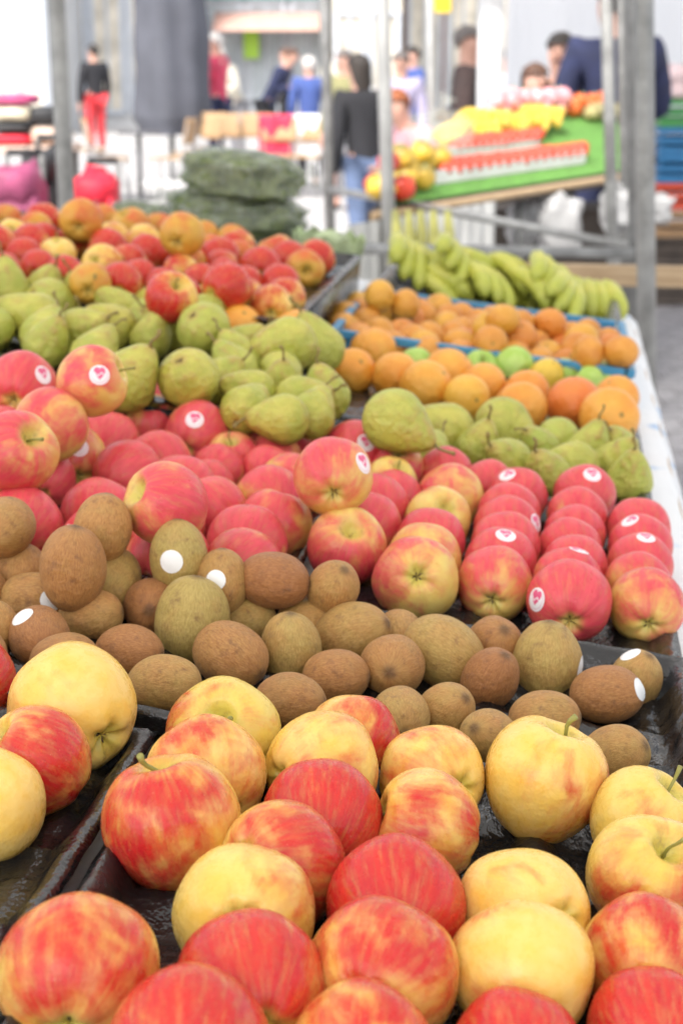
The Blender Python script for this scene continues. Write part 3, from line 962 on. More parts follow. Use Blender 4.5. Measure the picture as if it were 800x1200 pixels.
# mixed apples at the back: centre, width, kind, stem, amount
BA = [
    (213, 268, 54, 'russet', (.2, .5, -.8), .35), (98, 268, 52, 'russet', (0, .5, -.8), .5), (153, 269, 48, 'russet', (-.3, .6, .5), .45), (42, 271, 42, 'russet', (0, .5, -.8), .55), (55, 286, 44, 'mixed', (0, .5, -.8), .98),
    (90, 290, 40, 'mixed', (0, .5, -.8), .75), (15, 280, 42, 'mixed', (.1, .2, .8), .15), (68, 303, 46, 'mixed', (0, .6, .3), .1), (130, 287, 46, 'mixed', (0, .6, -.5), .3), (28, 304, 46, 'mixed', (0, .5, -.8), .8),
    (45, 318, 42, 'mixed', (0, .5, -.8), .9), (76, 325, 46, 'mixed', (0, .5, -.8), .95), (120, 313, 50, 'mixed', (.3, -.1, -.9), .4), (180, 311, 66, 'mixed', (.35, .5, .75), .8), (139, 339, 50, 'mixed', (0, .5, -.8), 1.0),
    (207, 351, 48, 'mixed', (-.2, -.3, .8), .98), (248, 297, 42, 'russet', (0, .5, -.8), .6), (229, 313, 44, 'russet', (0, .5, -.8), .7), (281, 304, 40, 'russet', (0, .5, -.8), .6), (305, 317, 50, 'mixed', (0, .5, -.8), .98),
    (357, 319, 48, 'russet', (.1, -.2, .9), .5), (326, 336, 48, 'mixed', (0, .5, -.8), .98), (318, 361, 50, 'mixed', (0, .5, -.8), .55), (335, 352, 48, 'mixed', (0, .5, -.8), .6), (258, 351, 48, 'mixed', (0, .5, -.8), .4),
    (263, 330, 38, 'mixed', (0, .5, -.8), .98), (290, 338, 38, 'mixed', (0, .5, -.8), .9), (5, 325, 46, 'mixed', (0, .5, -.8), .8), (8, 262, 36, 'russet', (0, .5, -.8), .5), (103, 345, 44, 'russet', (0, .5, -.8), .4),
    (235, 335, 40, 'mixed', (0, .5, -.8), .8), (170, 285, 40, 'mixed', (0, .5, -.8), .3), (195, 292, 36, 'mixed', (0, .5, -.8), .3), (285, 352, 42, 'mixed', (0, .5, -.8), .6), (150, 312, 46, 'mixed', (0, .5, -.8), .7), (165, 330, 46, 'mixed', (0, .5, -.8), .9), (212, 322, 44, 'mixed', (0, .5, -.8), .6), (190, 338, 44, 'mixed', (0, .5, -.8), .95), (160, 294, 42, 'russet', (0, .5, -.8), .4), (252, 316, 42, 'mixed', (0, .5, -.8), .7), (110, 290, 42, 'mixed', (0, .5, -.8), .8), (185, 272, 40, 'russet', (0, .5, -.8), .5), (122, 262, 40, 'russet', (0, .5, -.8), .5), (270, 284, 38, 'russet', (0, .5, -.8), .5), (240, 280, 38, 'russet', (0, .5, -.8), .3), (-30, 300, 46, 'mixed', (0, .5, -.8), .8), (-20, 270, 40, 'russet', (0, .5, -.8), .5),
]
for px, py, w, k, st, am in BA:
    F(k, 'back', px, py, w, stem=st, blush=(random.uniform(-.5, .5), random.uniform(0, .6), .7), amt=am, tint=.1, heap=True)

# mandarins in the blue crate
row = [(398, 372), (420, 362), (445, 352), (470, 358), (490, 344), (515, 364), (541, 368), (563, 360), (585, 372), (612, 378), (635, 385), (655, 392), (676, 398), (710, 405),
       (405, 388), (432, 380), (455, 372), (478, 378), (500, 383), (525, 386), (548, 390), (575, 388), (590, 400), (608, 397), (632, 403), (652, 410), (675, 415), (700, 420), (716, 424), (640, 418),
       (618, 416), (570, 408), (540, 404), (505, 398), (470, 394), (440, 394), (668, 428), (690, 432), (422, 398), (595, 384), (715, 412)]
for px, py in row:
    F('mandarin', 'mand', px + random.uniform(-3, 3), py, random.uniform(37, 42), stem=(random.uniform(-.8, .8), random.uniform(-.2, .9), random.uniform(-.5, .8)), blush=(1, 0, 0), amt=random.choice([0, .1, .3, .5, .7]), tint=random.choice([0, 0, .2, .5]), heap=True)

# ------------------------------------------------------------------ place and settle
OL = float(O2 @ LV)
for fr in FR:
    z = ZONES[fr['zone']]
    nom = NOM[fr['kind']] * random.uniform(0.97, 1.03)
    w = fr['w'] if fr['kind'] != 'kiwi' else min(fr['w'], fr['h']) * (1.0 if max(fr['w'], fr['h']) / min(fr['w'], fr['h']) > 1.12 else 0.97)
    r = ray(fr['px'], fr['py'])
    rl = float(r[:2] @ LV)
    t = (Z0 + z[4] - SLOPE * OL - CAM_H) / (r[2] - SLOPE * rl - 0.45 * w / FPX)
    D = w * t / FPX
    if D > nom * 1.18 or fr.get('heap'):
        t2 = nom * FPX / w
        if t2 < t:
            t = t2
            D = nom
    if fr['kind'] == 'kiwi':                             # keep the heap inside its tray
        for _ in range(40):
            if float(((CAM + r * t)[:2] - O2) @ EV) > (1.143 if fr['px'] < 340 else 1.158):
                t *= 0.995
                D = w * t / FPX
    D = max(D, nom * 0.80)
    fr['D'] = min(D, nom * 1.2) * (1.07 if fr['kind'] == 'kiwi' else 1.0)
    fr['p'] = CAM + r * t
    fr['asp'] = 1.23 if fr['kind'] == 'kiwi' else 1.0


def floor_h(p, zone):
    return Z0 + SLOPE * float((p[:2] - O2) @ LV) + ZONES[zone][4]


extra = []
rnd = random.Random(5)
for fr in FR:
    rr = fr['D'] * 0.48
    h = fr['p'][2] - floor_h(fr['p'], fr['zone'])
    q = fr['p'].copy()
    while h > 2.5 * rr:
        q = q + np.array([rnd.uniform(-.012, .012), rnd.uniform(0.0, .02), -1.7 * rr])
        h = q[2] - floor_h(q, fr['zone'])
        if h < 0.5 * rr:
            break
        if any(np.linalg.norm(q - g['p']) < 1.5 * rr for g in FR + extra if g is not fr):
            continue
        extra.append(dict(kind=fr['kind'], zone=fr['zone'], px=0, py=0, w=0, stem=(rnd.uniform(-1, 1), .5, -.8), blush=(0, .3, 1), amt=fr['amt'], tint=fr['tint'], D=fr['D'], p=q.copy(), asp=fr['asp'], h=0, filler=True))
for zn, kd, s0_, s1_, l0_, l1_ in (('back', 'mixed', 2.07, 2.62, 0.49, 1.12), ('pink_l', 'pink', 1.22, 1.57, 0.35, 0.80), ('mand', 'mandarin', 2.29, 2.67, 0.03, 0.40)):
    dd_ = NOM[kd] * 0.97
    for i_ in range(int((s1_ - s0_) / dd_) + 1):
        for j_ in range(int((l1_ - l0_) / dd_) + 1):
            q_ = stall(s0_ + i_ * dd_ + rnd.uniform(-.006, .006), l0_ + (j_ + 0.5 * (i_ % 2)) * dd_, ZONES[zn][4] + dd_ * 0.46)
            q = np.array(q_)
            if any(np.linalg.norm(q - g['p']) < 0.85 * dd_ for g in FR + extra if g['zone'] == zn):
                continue
            extra.append(dict(kind=kd, zone=zn, px=0, py=0, w=0, stem=(rnd.uniform(-1, 1), rnd.uniform(0, 1), rnd.uniform(-.8, .3)), blush=(rnd.uniform(-1, 1), .3, 1), amt=rnd.uniform(.6, 1) if kd != 'mandarin' else .2, tint=.1, D=dd_, p=q, asp=1.0, h=0, filler=True))
FR += extra
N = len(FR)
P = np.array([f['p'] for f in FR])
A0 = P.copy()
RR = np.array([f['D'] * {'kiwi': 0.465, 'jonagold': 0.44, 'pear': 0.49}.get(f['kind'], 0.455) for f in FR])
RF = np.array([f['D'] * 0.455 for f in FR])
LIFT = np.array([ZONES[f['zone']][4] for f in FR]) + 0.003
BND = np.array([ZONES[f['zone']][:4] for f in FR])
FREE = np.array([bool(f.get('filler')) for f in FR])
ISK = np.array([f['kind'] == 'kiwi' for f in FR])
for it in range(420):
    P[:, 2] -= 0.0004
    k = np.where(FREE, 0.0, 0.22)[:, None]
    P[:, :2] += (A0[:, :2] - P[:, :2]) * k
    P[:, 2] += np.where(FREE, 0.0, np.minimum(A0[:, 2] - P[:, 2], 0) * 0.35)
    for _ in range(3):
        d = P[:, None, :] - P[None, :, :]
        L = np.sqrt((d ** 2).sum(-1)) + 1e-9
        ov = (RR[:, None] + RR[None, :]) - L
        np.fill_diagonal(ov, 0)
        ov = np.maximum(ov, 0)
        P += (d / L[..., None] * (ov * 0.32)[..., None]).sum(1)
        ll = (P[:, :2] - O2) @ LV
        fl = Z0 + SLOPE * ll + LIFT + RF
        P[:, 2] = np.maximum(P[:, 2], fl)
        ss = (P[:, :2] - O2) @ EV
        ds_ = np.clip(ss, BND[:, 0] + 0.012, BND[:, 1] - np.where(ISK, 0.020, 0.010)) - ss
        dl_ = np.clip(ll, BND[:, 2] + 0.014, BND[:, 3] - 0.014) - ll
        P[:, :2] += np.where(FREE | ISK, 0.5, 0.04)[:, None] * (ds_[:, None] * EV + dl_[:, None] * LV)


def project(p):
    q = p - CAM
    z = q[1] * CP - q[2] * SP
    return 400 + FPX * q[0] / z, 600 - FPX * (q[1] * SP + q[2] * CP) / z


WHERE = {'pink_l': 'in the loose heap', 'pink_r': 'in the neat rows', 'pear_l': 'in the big pear heap', 'pear_r': 'beside the pink apple rows', 'orange': 'in the orange tray', 'back': 'in the mixed heap', 'mand': 'in the blue crate', 'kiwi': 'in the kiwi tray'}
GROUP = {'pink_l': 'pink apples in the loose heap', 'pink_r': 'pink apples in rows', 'pear_l': 'pears in the heap', 'pear_r': 'pears in the small tray', 'orange': 'fruit in the orange tray', 'back': 'mixed apples behind the pears', 'mand': 'mandarins in the blue crate', 'kiwi': 'kiwis in the black tray'}
NAME = {'jonagold': ('apple', 'apple'), 'pink': ('pink_apple', 'apple'), 'mixed': ('apple', 'apple'), 'russet': ('russet_apple', 'apple'), 'greenapple': ('green_apple', 'apple'), 'kiwi': ('kiwi', 'kiwi'), 'pear': ('pear', 'pear'), 'orange': ('orange', 'orange'), 'mandarin': ('mandarin', 'mandarin'), 'lemon': ('lemon', 'lemon')}


def fruit_label(f):
    if 'label' in f:
        return f['label']
    k, wh = f['kind'], WHERE[f['zone']]
    if f.get('filler'):
        return {'pink': 'pink apple', 'kiwi': 'brown kiwi', 'pear': 'green pear', 'mandarin': 'mandarin', 'orange': 'orange'}.get(k, 'apple') + ' of the covered lower layer ' + wh
    stem_out = f['stem'][2] > 0.25
    stk = f.get('sticker')
    if k == 'kiwi':
        c = 'olive green' if f['amt'] > .5 else 'dark brown' if f['tint'] > .35 else 'light brown'
        sz = ' standing on end' if f['h'] > f['w'] * 1.2 else ' lying sideways' if f['w'] > f['h'] * 1.18 else ' end on' if f['stem'][2] > .75 else ''
        return c + ' kiwi' + sz + (' with white sticker ' if stk else ' ') + wh
    if k == 'pink':
        c = 'deep pink red' if f['amt'] > .93 else 'pink' if f['amt'] > .7 else 'pink and yellow' if f['amt'] > .5 else 'mostly yellow'
        return c + ' apple' + (' with white sticker' if stk else '') + (' and stem hollow ' if stem_out and stk else ' with stem hollow ' if stem_out else ' ') + wh
    if k == 'mixed':
        c = 'red' if f['amt'] > .88 else 'red and orange' if f['amt'] > .5 else 'yellow with a little red' if f['amt'] > .2 else 'pale yellow'
        return c + ' apple ' + wh
    if k == 'russet':
        return ('reddish' if f['amt'] > .52 else 'golden') + ' russet apple ' + wh
    if k == 'pear':
        c = 'fresh green' if f['tint'] > .45 else 'yellowish green' if f['tint'] > .15 else 'olive green russeted'
        return c + ' pear ' + ('stem towards aisle ' if f['stem'][0] > .5 else 'stem turned from aisle ' if f['stem'][0] < -.5 else '') + wh
    if k == 'orange':
        return ('red orange coloured orange ' if f['amt'] > .3 else 'yellowish orange ' if f['tint'] > .3 else 'plain orange ') + wh
    if k == 'mandarin':
        return ('deep reddish mandarin ' if f['amt'] > .6 else 'reddish mandarin ' if f['amt'] > .4 else 'warm orange mandarin ' if f['amt'] > .2 else 'yellowish mandarin ' if f['tint'] > .1 else 'orange mandarin ') + wh
    if k == 'lemon':
        return 'yellow lemon lying among green apples and oranges'
    return 'smooth green apple between the oranges and the blue crate'


LABELS = [fruit_label(f) for f in FR]
ORD = ['first', 'second', 'third', 'fourth', 'fifth', 'sixth', 'seventh', 'eighth', 'ninth', 'tenth', 'eleventh', 'twelfth', 'thirteenth', 'fourteenth', 'fifteenth', 'sixteenth', 'seventeenth', 'eighteenth']
for lb in set(LABELS):                                  # look-alikes are told apart by counting from the aisle edge of the stall
    same = [i for i in range(N) if LABELS[i] == lb]
    if 1 < len(same) <= 18 and not FR[same[0]].get('filler'):
        same.sort(key=lambda i: (P[i][:2] - O2) @ LV)
        for q, i in enumerate(same):
            LABELS[i] = lb + ', ' + ORD[q] + ' from the aisle'

for i, f in enumerate(FR):
    k = f['kind']
    var = LIB[k]
    me, bvh = var[i % len(var)]
    z = vdir(*f['stem'])
    bx = vdir(*f['blush'])
    x = bx - z * bx.dot(z)
    if x.length < 0.1:
        x = z.orthogonal()
    x.normalize()
    y = z.cross(x)
    rot = Matrix((x, y, z)).transposed()
    nm, cat = NAME[k]
    o = obj(nm, me)
    o.matrix_world = Matrix.Translation(Vector(P[i].tolist())) @ rot.to_4x4() @ Matrix.Diagonal((f['D'], f['D'], f['D'], 1))
    o.color = (max(0, min(1, f['amt'] if f['amt'] <= 1 else 1)), f['tint'], 0, 1)
    tag(o, LABELS[i], cat, f.get('group') or GROUP[f['zone']])
    rr = random.Random(i)
    front = f['stem'][2]
    if k in ('jonagold', 'pink', 'mixed', 'russet', 'greenapple'):
        if front > -0.35 and not f.get('filler') and (k != 'pink' or rr.random() < 0.55):
            s = obj('stem', STEMS[i % 3], None, o)
            hit = bvh.ray_cast(Vector((0, 0, 1)), Vector((0, 0, -1)))[0]
            s.location = (0, 0, hit.z - 0.02)
            s.rotation_euler = (rr.uniform(-.25, .25), rr.uniform(-.25, .25), rr.uniform(0, 6))
        if front < 0.35 and not f.get('filler'):
            s = obj('calyx', CALYX, None, o)
            hit = bvh.ray_cast(Vector((0, 0, -1)), Vector((0, 0, 1)))[0]
            s.location = (0, 0, hit.z + 0.008)
            s.rotation_euler = (0, 0, rr.uniform(0, 6))
    elif k == 'pear' and not f.get('filler'):
        s = obj('stem', PEARSTEMS[i % 2], None, o)
        hit = bvh.ray_cast(Vector((0, 0, 2)), Vector((0, 0, -1)))[0]
        s.location = (0, 0, hit.z - 0.02)
        s.rotation_euler = (rr.uniform(-.3, .3), rr.uniform(-.3, .3), rr.uniform(0, 6))
        if front < 0.4:
            s = obj('calyx', CALYX, None, o)
            hit = bvh.ray_cast(Vector((0, 0, -1)), Vector((0, 0, 1)))[0]
            s.location = (0, 0, hit.z + 0.008)
    if f.get('sticker'):
        dx, dy = f['sticker']
        n2 = min(0.97, dx * dx + dy * dy)
        q = math.sqrt(dx * dx + dy * dy) + 1e-6
        sc_ = math.sqrt(n2) / q
        wd = vdir(dx * sc_, dy * sc_, math.sqrt(1 - n2))
        ld = rot.transposed() @ wd
        up = rot.transposed() @ vdir(0.1, 1, 0.2)
        if k == 'kiwi':
            sticker_on(o, bvh, ld, 0.20, M['white_sticker'], up)
        else:
            sticker_on(o, bvh, ld, 0.14, M['pink_sticker'], up)

# ------------------------------------------------------------------ green bananas behind the mandarins
def banana_mat(name, a, b):
    t = NT(name)
    tc = t.n('TexCoord').outputs['Object']
    s = t.n('SeparateXYZ', {0: tc})
    n = t.noise(tc, 25.0, 4)
    col = t.mix(t.rng(n, 0.3, 0.7), a, b)
    col = t.mix(t.rng(t.noise(tc, 90.0, 4), 0.62, 0.75, 0.0, 0.5), col, (0.2, 0.14, 0.04))
    t.principled(Base_Color=col, Roughness=0.42)
    return t.m


M['banana'] = banana_mat('green_banana_skin', (0.42, 0.46, 0.06), (0.58, 0.56, 0.10))
M['ybanana'] = banana_mat('yellow_banana_skin', (0.55, 0.36, 0.03), (0.62, 0.45, 0.06))


def banana_me(ln, r, arc, seed):
    b = MB()
    rd = random.Random(seed)
    pts, rad = [], []
    n = 12
    for i in range(n + 1):
        t = i / n
        a = arc * (t - 0.1)
        pts.append(Vector((ln * math.sin(a) / arc, 0, ln * (1 - math.cos(a)) / arc * -1.0)))
        rad.append(r * (0.42 if t < 0.06 else 0.5 + (t - 0.06) / 0.14 * 0.5 if t < 0.2 else 1.0 if t < 0.82 else max(0.25, 1.0 - ((t - 0.82) / 0.18) ** 1.6 * 0.8)))
    b.tube(pts, rad, 6)
    me = mesh_from('banana', b.v, b.f)
    return me


BMES = {}
for key_, mm in (('g', M['banana']), ('y', M['ybanana'])):
    BMES[key_] = [banana_me(0.135 + 0.014 * i, 0.0180, 1.05 + 0.12 * i, i) for i in range(3)]
    for m_ in BMES[key_]:
        m_.materials.append(mm)
CROWN = MB().tube([(-0.012, 0, 0), (0.012, 0, -0.003)], [0.012, 0.017], 8)
CROWNME = mesh_from('crown', CROWN.v, CROWN.f)
CROWNME.materials.append(M['stem'])


def banana_bunch(mw, n, key_, label, group, spread=0.15, scale=1.0):
    r = empty('banana_bunch')
    r.matrix_world = mw @ Matrix.Scale(scale, 4)
    tag(r, label, 'bananas', group)
    o = obj('crown', CROWNME, None, r)
    for i in range(n):
        k = i - (n - 1) / 2
        o = obj('banana', BMES[key_][i % 3], None, r)
        o.location = (0.004, k * 0.017, 0.002 * (i % 2))
        o.rotation_euler = (k * 0.05, random.uniform(-.08, .08), k * spread)
    return r


for i in range(8):
    l = 0.10 + 0.043 * i
    s = 3.0 + 0.05 * (i % 2)
    # finger tips come down towards the crate, crowns at the back
    mw = STM @ Matrix.Translation((s, l, 0.062 + 0.022 * (i % 2))) @ Matrix.Rotation(math.pi + 0.62 + random.uniform(-.45, .45), 4, 'Z') @ Matrix.Rotation(random.uniform(-.15, .12), 4, 'Y') @ Matrix.Rotation(random.uniform(-.7, .7), 4, 'X')
    banana_bunch(mw, random.choice([3, 4, 5]), 'g', 'hand of green bananas in the top layer, %s from the aisle' % ORD[i], 'green banana hands', random.uniform(.06, .16), random.uniform(.86, 1.0))
for i in range(6):
    l = 0.05 + 0.065 * i
    mw = STM @ Matrix.Translation((3.10, l, 0.05)) @ Matrix.Rotation(math.pi + 0.6 + random.uniform(-.4, .4), 4, 'Z')
    banana_bunch(mw, 4, 'g', 'hand of green bananas in the lower layer, %s from the aisle' % ORD[i], 'lower green banana hands', 0.10, 0.95)

# ------------------------------------------------------------------ green bags and cabbage behind the heap
def bag_mat():
    t = NT('clear_plastic_over_greens')
    tc = t.n('TexCoord').outputs['Object']
    n = t.noise(tc, 34.0, 6, 0.7)
    col = t.mix(t.rng(n, 0.35, 0.65), (0.05, 0.08, 0.02), (0.20, 0.25, 0.08))
    fold_glint = t.rng(t.noise(tc, 22.0, 4, 0.6), 0.5, 0.72, 0.0, 0.5)  # pale plastic highlights painted into the colour as random patches
    col = t.mix(fold_glint, col, (0.55, 0.58, 0.5))
    t.principled(Base_Color=col, Roughness=0.22, Normal=t.bump(t.noise(tc, 40.0, 5, 0.7), 0.8, 0.02))
    return t.m


M['bag'] = bag_mat()
M['film'] = simple_mat('milky_plastic_film', (0.62, 0.65, 0.58), 0.25, 0.15, 30.0, 0.0, 0.6, 40.0, Alpha=0.16)
M['leafgreen'] = simple_mat('pale_cabbage_leaf', (0.42, 0.50, 0.28), 0.5, 0.35, 20.0, 0.0, 0.3)


def blob(size, seed, amp, fr=3.0, nu=28, nv=18, sq=0.7):
    b = MB()
    vs = []

    def sgn(v, p):
        return math.copysign(abs(v) ** p, v)
    for j in range(nv + 1):
        ph = math.pi * j / nv - math.pi / 2
        for i in range(nu):
            a = 2 * math.pi * i / nu
            p = Vector((sgn(math.cos(ph), sq) * sgn(math.cos(a), sq), sgn(math.cos(ph), sq) * sgn(math.sin(a), sq), sgn(math.sin(ph), sq)))
            k = 1 + amp * noise.noise(p * fr + Vector((seed * 5.1, 0, 0))) + amp * 0.5 * noise.noise(p * fr * 2.3 + Vector((0, seed * 3.7, 0)))
            vs.append((p.x * size[0] / 2 * k, p.y * size[1] / 2 * k, p.z * size[2] / 2 * k))
    fs = [(j * nu + i, j * nu + (i + 1) % nu, (j + 1) * nu + (i + 1) % nu, (j + 1) * nu + i) for j in range(nv) for i in range(nu)]
    return b.add(vs, fs)


for (s, l, h, sz, seed, lab) in [
    (2.98, 0.66, 0.038, (0.20, 0.25, 0.075), 1, 'flat plastic bag of green leaves lying lowest in the stack of bags'),
    (3.00, 0.72, 0.108, (0.19, 0.24, 0.075), 2, 'plastic bag of green leaves in the middle of the stack'),
    (2.98, 0.71, 0.18, (0.17, 0.205, 0.085), 3, 'plastic bag of dark green leaves on top of the stack'),
    (3.02, 0.89, 0.05, (0.16, 0.18, 0.10), 4, 'plastic bag of greens beside the stack of bags')]:
    o = blob(sz, seed, 0.20, 2.6, 44, 26, 0.6).build('greens_bag', M['bag'], None, True)
    o.matrix_world = STM @ Matrix.Translation((s, l, h))
    tag(o, lab, 'bag', 'bags of green leaves behind the apples')
    fm = blob((sz[0] * 1.05, sz[1] * 1.06, sz[2] * 1.08), seed + 0.1, 0.24, 3.0, 44, 26, 0.6).build('film', M['film'], o, True)
    t = MB().tube([(0, 0, 0), (0, sz[1] * 0.12, 0.01), (0, sz[1] * 0.22, 0.02)], [0.012, 0.016, 0.035], 10, False).build('knotted_end', M['film'], o, True)
    t.location = (sz[0] * 0.1, sz[1] * -0.45 if seed == 3 else sz[1] * 0.46, 0)
    if seed == 3:
        t.rotation_euler = (0, 0, math.pi)
cb = empty('cabbage')
cb.matrix_world = STM @ Matrix.Translation((2.92, 0.53, 0.058))
tag(cb, 'pale cabbage in film between the leaf bags and the bananas', 'cabbage')
blob((0.105, 0.105, 0.105), 9, 0.08, 2.0, sq=1.0).build('heart', M['leafgreen'], cb, True)
for k in range(6):
    a = k * 1.05
    lf = MB().grid(lambda u, v: (math.cos(a + (u - .5) * 1.2) * (0.055 + 0.012 * v + 0.006 * math.sin(u * 9)), math.sin(a + (u - .5) * 1.2) * (0.055 + 0.012 * v), -0.05 + 0.095 * v + 0.006 * math.sin(u * 14)), 8, 6).build('leaf', M['leafgreen'], cb, True)

# ================================================================== STALL FRAME POLES
def pole(name, a, b, r, mat, label, group='steel stall frame poles'):
    o = MB().tube([a, b], r, 14).build(name, mat, None, True)
    tag(o, label, 'pole', group)
    return o


def vpole(px, py, px_top, Y, wpx, mat, label, z1=2.6):
    """Upright passing two photograph points at distance Y, carried to the ground and up to z1."""
    a, b = at(px, py, Y), at(px_top, 0, Y)
    d = (b - a) / (b.z - a.z)
    g, t = a + d * (0 - a.z), a + d * (z1 - a.z)
    return pole('frame_pole', g, t, wpx * Y / FPX / 2, mat, label)


vpole(79, 250, 66, 4.2, 20, M['steel'], 'grey steel frame pole standing before the pink and black bags')
vpole(386, 240, 380, 7.0, 12, M['steel_dark'], 'thin dark frame pole where the sloping rail begins')
vpole(453, 190, 448, 5.6, 16, M['pale_steel'], 'pale painted pole beside the person in black coat')
vpole(507, 180, 503, 9.5, 10, M['pale_steel'], 'thin pale pole beside the child in pink')
vpole(714, 160, 710, 5.4, 14, M['steel'], 'steel frame pole before the navy jacketed person')
vpole(730, 200, 727, 6.6, 10, M['steel_dark'], 'thinnest frame pole behind the navy person pole')
vpole(743, 290, 739, 4.9, 14, M['steel_dark'], 'weathered frame pole close behind the thick pole')
vpole(758, 480, 754, 3.75, 22, M['steel'], 'thick scratched steel pole at the end of the fruit stall')
tag(MB().tube([at(388, 222, 6.9), at(470, 237, 5.9), at(742, 290, 4.95)], 0.0145, 12).build('frame_rail', M['steel'], None, True), 'sloping steel rail running from the thin dark pole to the weathered pole', 'rail')
tag(MB().tube([at(396, 291, 4.86), at(742, 297, 4.86)], 0.0165, 12).build('frame_rail', M['steel'], None, True), 'level steel rail above the green bananas', 'rail')
a, b = at(470, 317, 3.9), at(960, 328, 3.9)
bm_ = MB().box((0, 0, 0), ((b - a).length, 0.03, 0.05)).build('timber_beam', M['wood'], None, bevel=0.003)
bm_.location = (a + b) / 2
bm_.rotation_euler = (0, -math.atan2(b.z - a.z, b.x - a.x), 0)
tag(bm_, 'pale timber beam lying level behind the green bananas', 'beam')

# ================================================================== NEIGHBOUR STALL with green mat
M['mat'] = simple_mat('green_grass_mat', (0.11, 0.27, 0.05), 0.9, 0.25, 40.0, 0.0, 0.8, 120.0)
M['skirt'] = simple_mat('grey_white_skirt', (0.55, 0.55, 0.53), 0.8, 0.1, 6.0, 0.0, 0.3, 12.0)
M['dark'] = simple_mat('dark_timber_and_shade', (0.07, 0.055, 0.045), 0.8, 0.3, 10.0)  # counter timber; the same dark tone stands for shade on the boxes below
M['white_card'] = simple_mat('white_tray_card', (0.72, 0.71, 0.70), 0.7, 0.06, 10.0)
M['tomato'] = simple_mat('tomato_skin', (0.58, 0.05, 0.02), 0.25, 0.15, 12.0)
M['pinkveg'] = simple_mat('pink_radish_skin', (0.75, 0.33, 0.36), 0.4, 0.3, 14.0)
M['orangeveg'] = simple_mat('orange_pepper_skin', (0.72, 0.15, 0.03), 0.3, 0.2, 14.0)
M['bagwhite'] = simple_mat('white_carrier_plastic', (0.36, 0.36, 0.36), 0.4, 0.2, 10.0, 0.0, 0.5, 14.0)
M['stalk'] = simple_mat('pale_green_stalk', (0.46, 0.44, 0.12), 0.5, 0.25, 18.0)
QFL, QFR, QBR, QBL = at(430, 248, 5.6), at(740, 200, 7.2), at(722, 128, 8.4), at(560, 142, 7.3)


def q4(u, v, h=0.0):
    p = QFL * (1 - u) * (1 - v) + QFR * u * (1 - v) + QBR * u * v + QBL * (1 - u) * v
    return p + Vector((0, 0, h))


ns = empty('market_stall', (q4(.5, .5).x, q4(.5, .5).y, 0))
tag(ns, 'neighbouring market stall with sloping counter and white skirt', 'stall')
iv = ns.matrix_basis.inverted()


def npart(b, name, mat, smooth=False):
    o = b.build(name, mat, ns, smooth)
    o.matrix_local = iv
    return o


bt = MB()
top_, bot_ = [q4(u, v, -0.006) for u, v in ((0, 0), (1, 0), (1, 1), (0, 1))], [q4(u, v, -0.05) for u, v in ((0, 0), (1, 0), (1, 1), (0, 1))]
bt.add(top_ + bot_, [(0, 1, 2, 3), (7, 6, 5, 4), (0, 4, 5, 1), (1, 5, 6, 2), (2, 6, 7, 3), (3, 7, 4, 0)])
npart(bt, 'counter', M['dark'])
fe = (QFR - QFL).normalized()
npart(MB().tube([QFL - Vector((0, 0, .02)) + fe * 0.02, QFR - Vector((0, 0, .02)) - fe * 0.01], 0.016, 8), 'front_lip', M['wood'])
for u, v in ((.04, .1), (.96, .1), (.04, .9), (.96, .9), (.5, .1), (.5, .9)):
    p = q4(u, v, -0.051)
    npart(MB().tube([(p.x, p.y, 0), p], 0.022, 8), 'leg', M['steel_dark'], True)


def skirt_pt(u, v):
    p = QFL.lerp(QFR, -0.06 + 0.48 * u) - Vector((0, 0.05, 0.03))
    w = 0.03 * math.sin(u * 40) * (1 - v) + 0.015 * math.sin(u * 73)
    return (p.x, p.y - w * 0.6, p.z * (0.25 + 0.75 * v))


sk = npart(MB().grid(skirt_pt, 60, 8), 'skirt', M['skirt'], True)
gm = MB().grid(lambda u, v: q4(0.03 + 0.95 * u, 0.02 + 0.95 * v, 0.004 + 0.003 * math.sin(u * 50) * math.sin(v * 40)), 50, 40).build('grass_mat', M['mat'], None, True)
tag(gm, 'bright green artificial grass mat on the neighbouring stall', 'mat')

# shallow white trays of tomatoes running up the counter
TOM = MB()
TOMB = ball_mesh(90, 0.85, False, 0, None, 0.02, 0.03)
tom_me = mesh_from('tomato', *TOMB)
tom_me.materials.append(M['tomato'])
TOMS = mesh_from('calyx', CALYX.vertices and [tuple(v.co) for v in CALYX.vertices], [tuple(p.vertices) for p in CALYX.polygons])
TOMS.materials.append(M['leafgreen'])


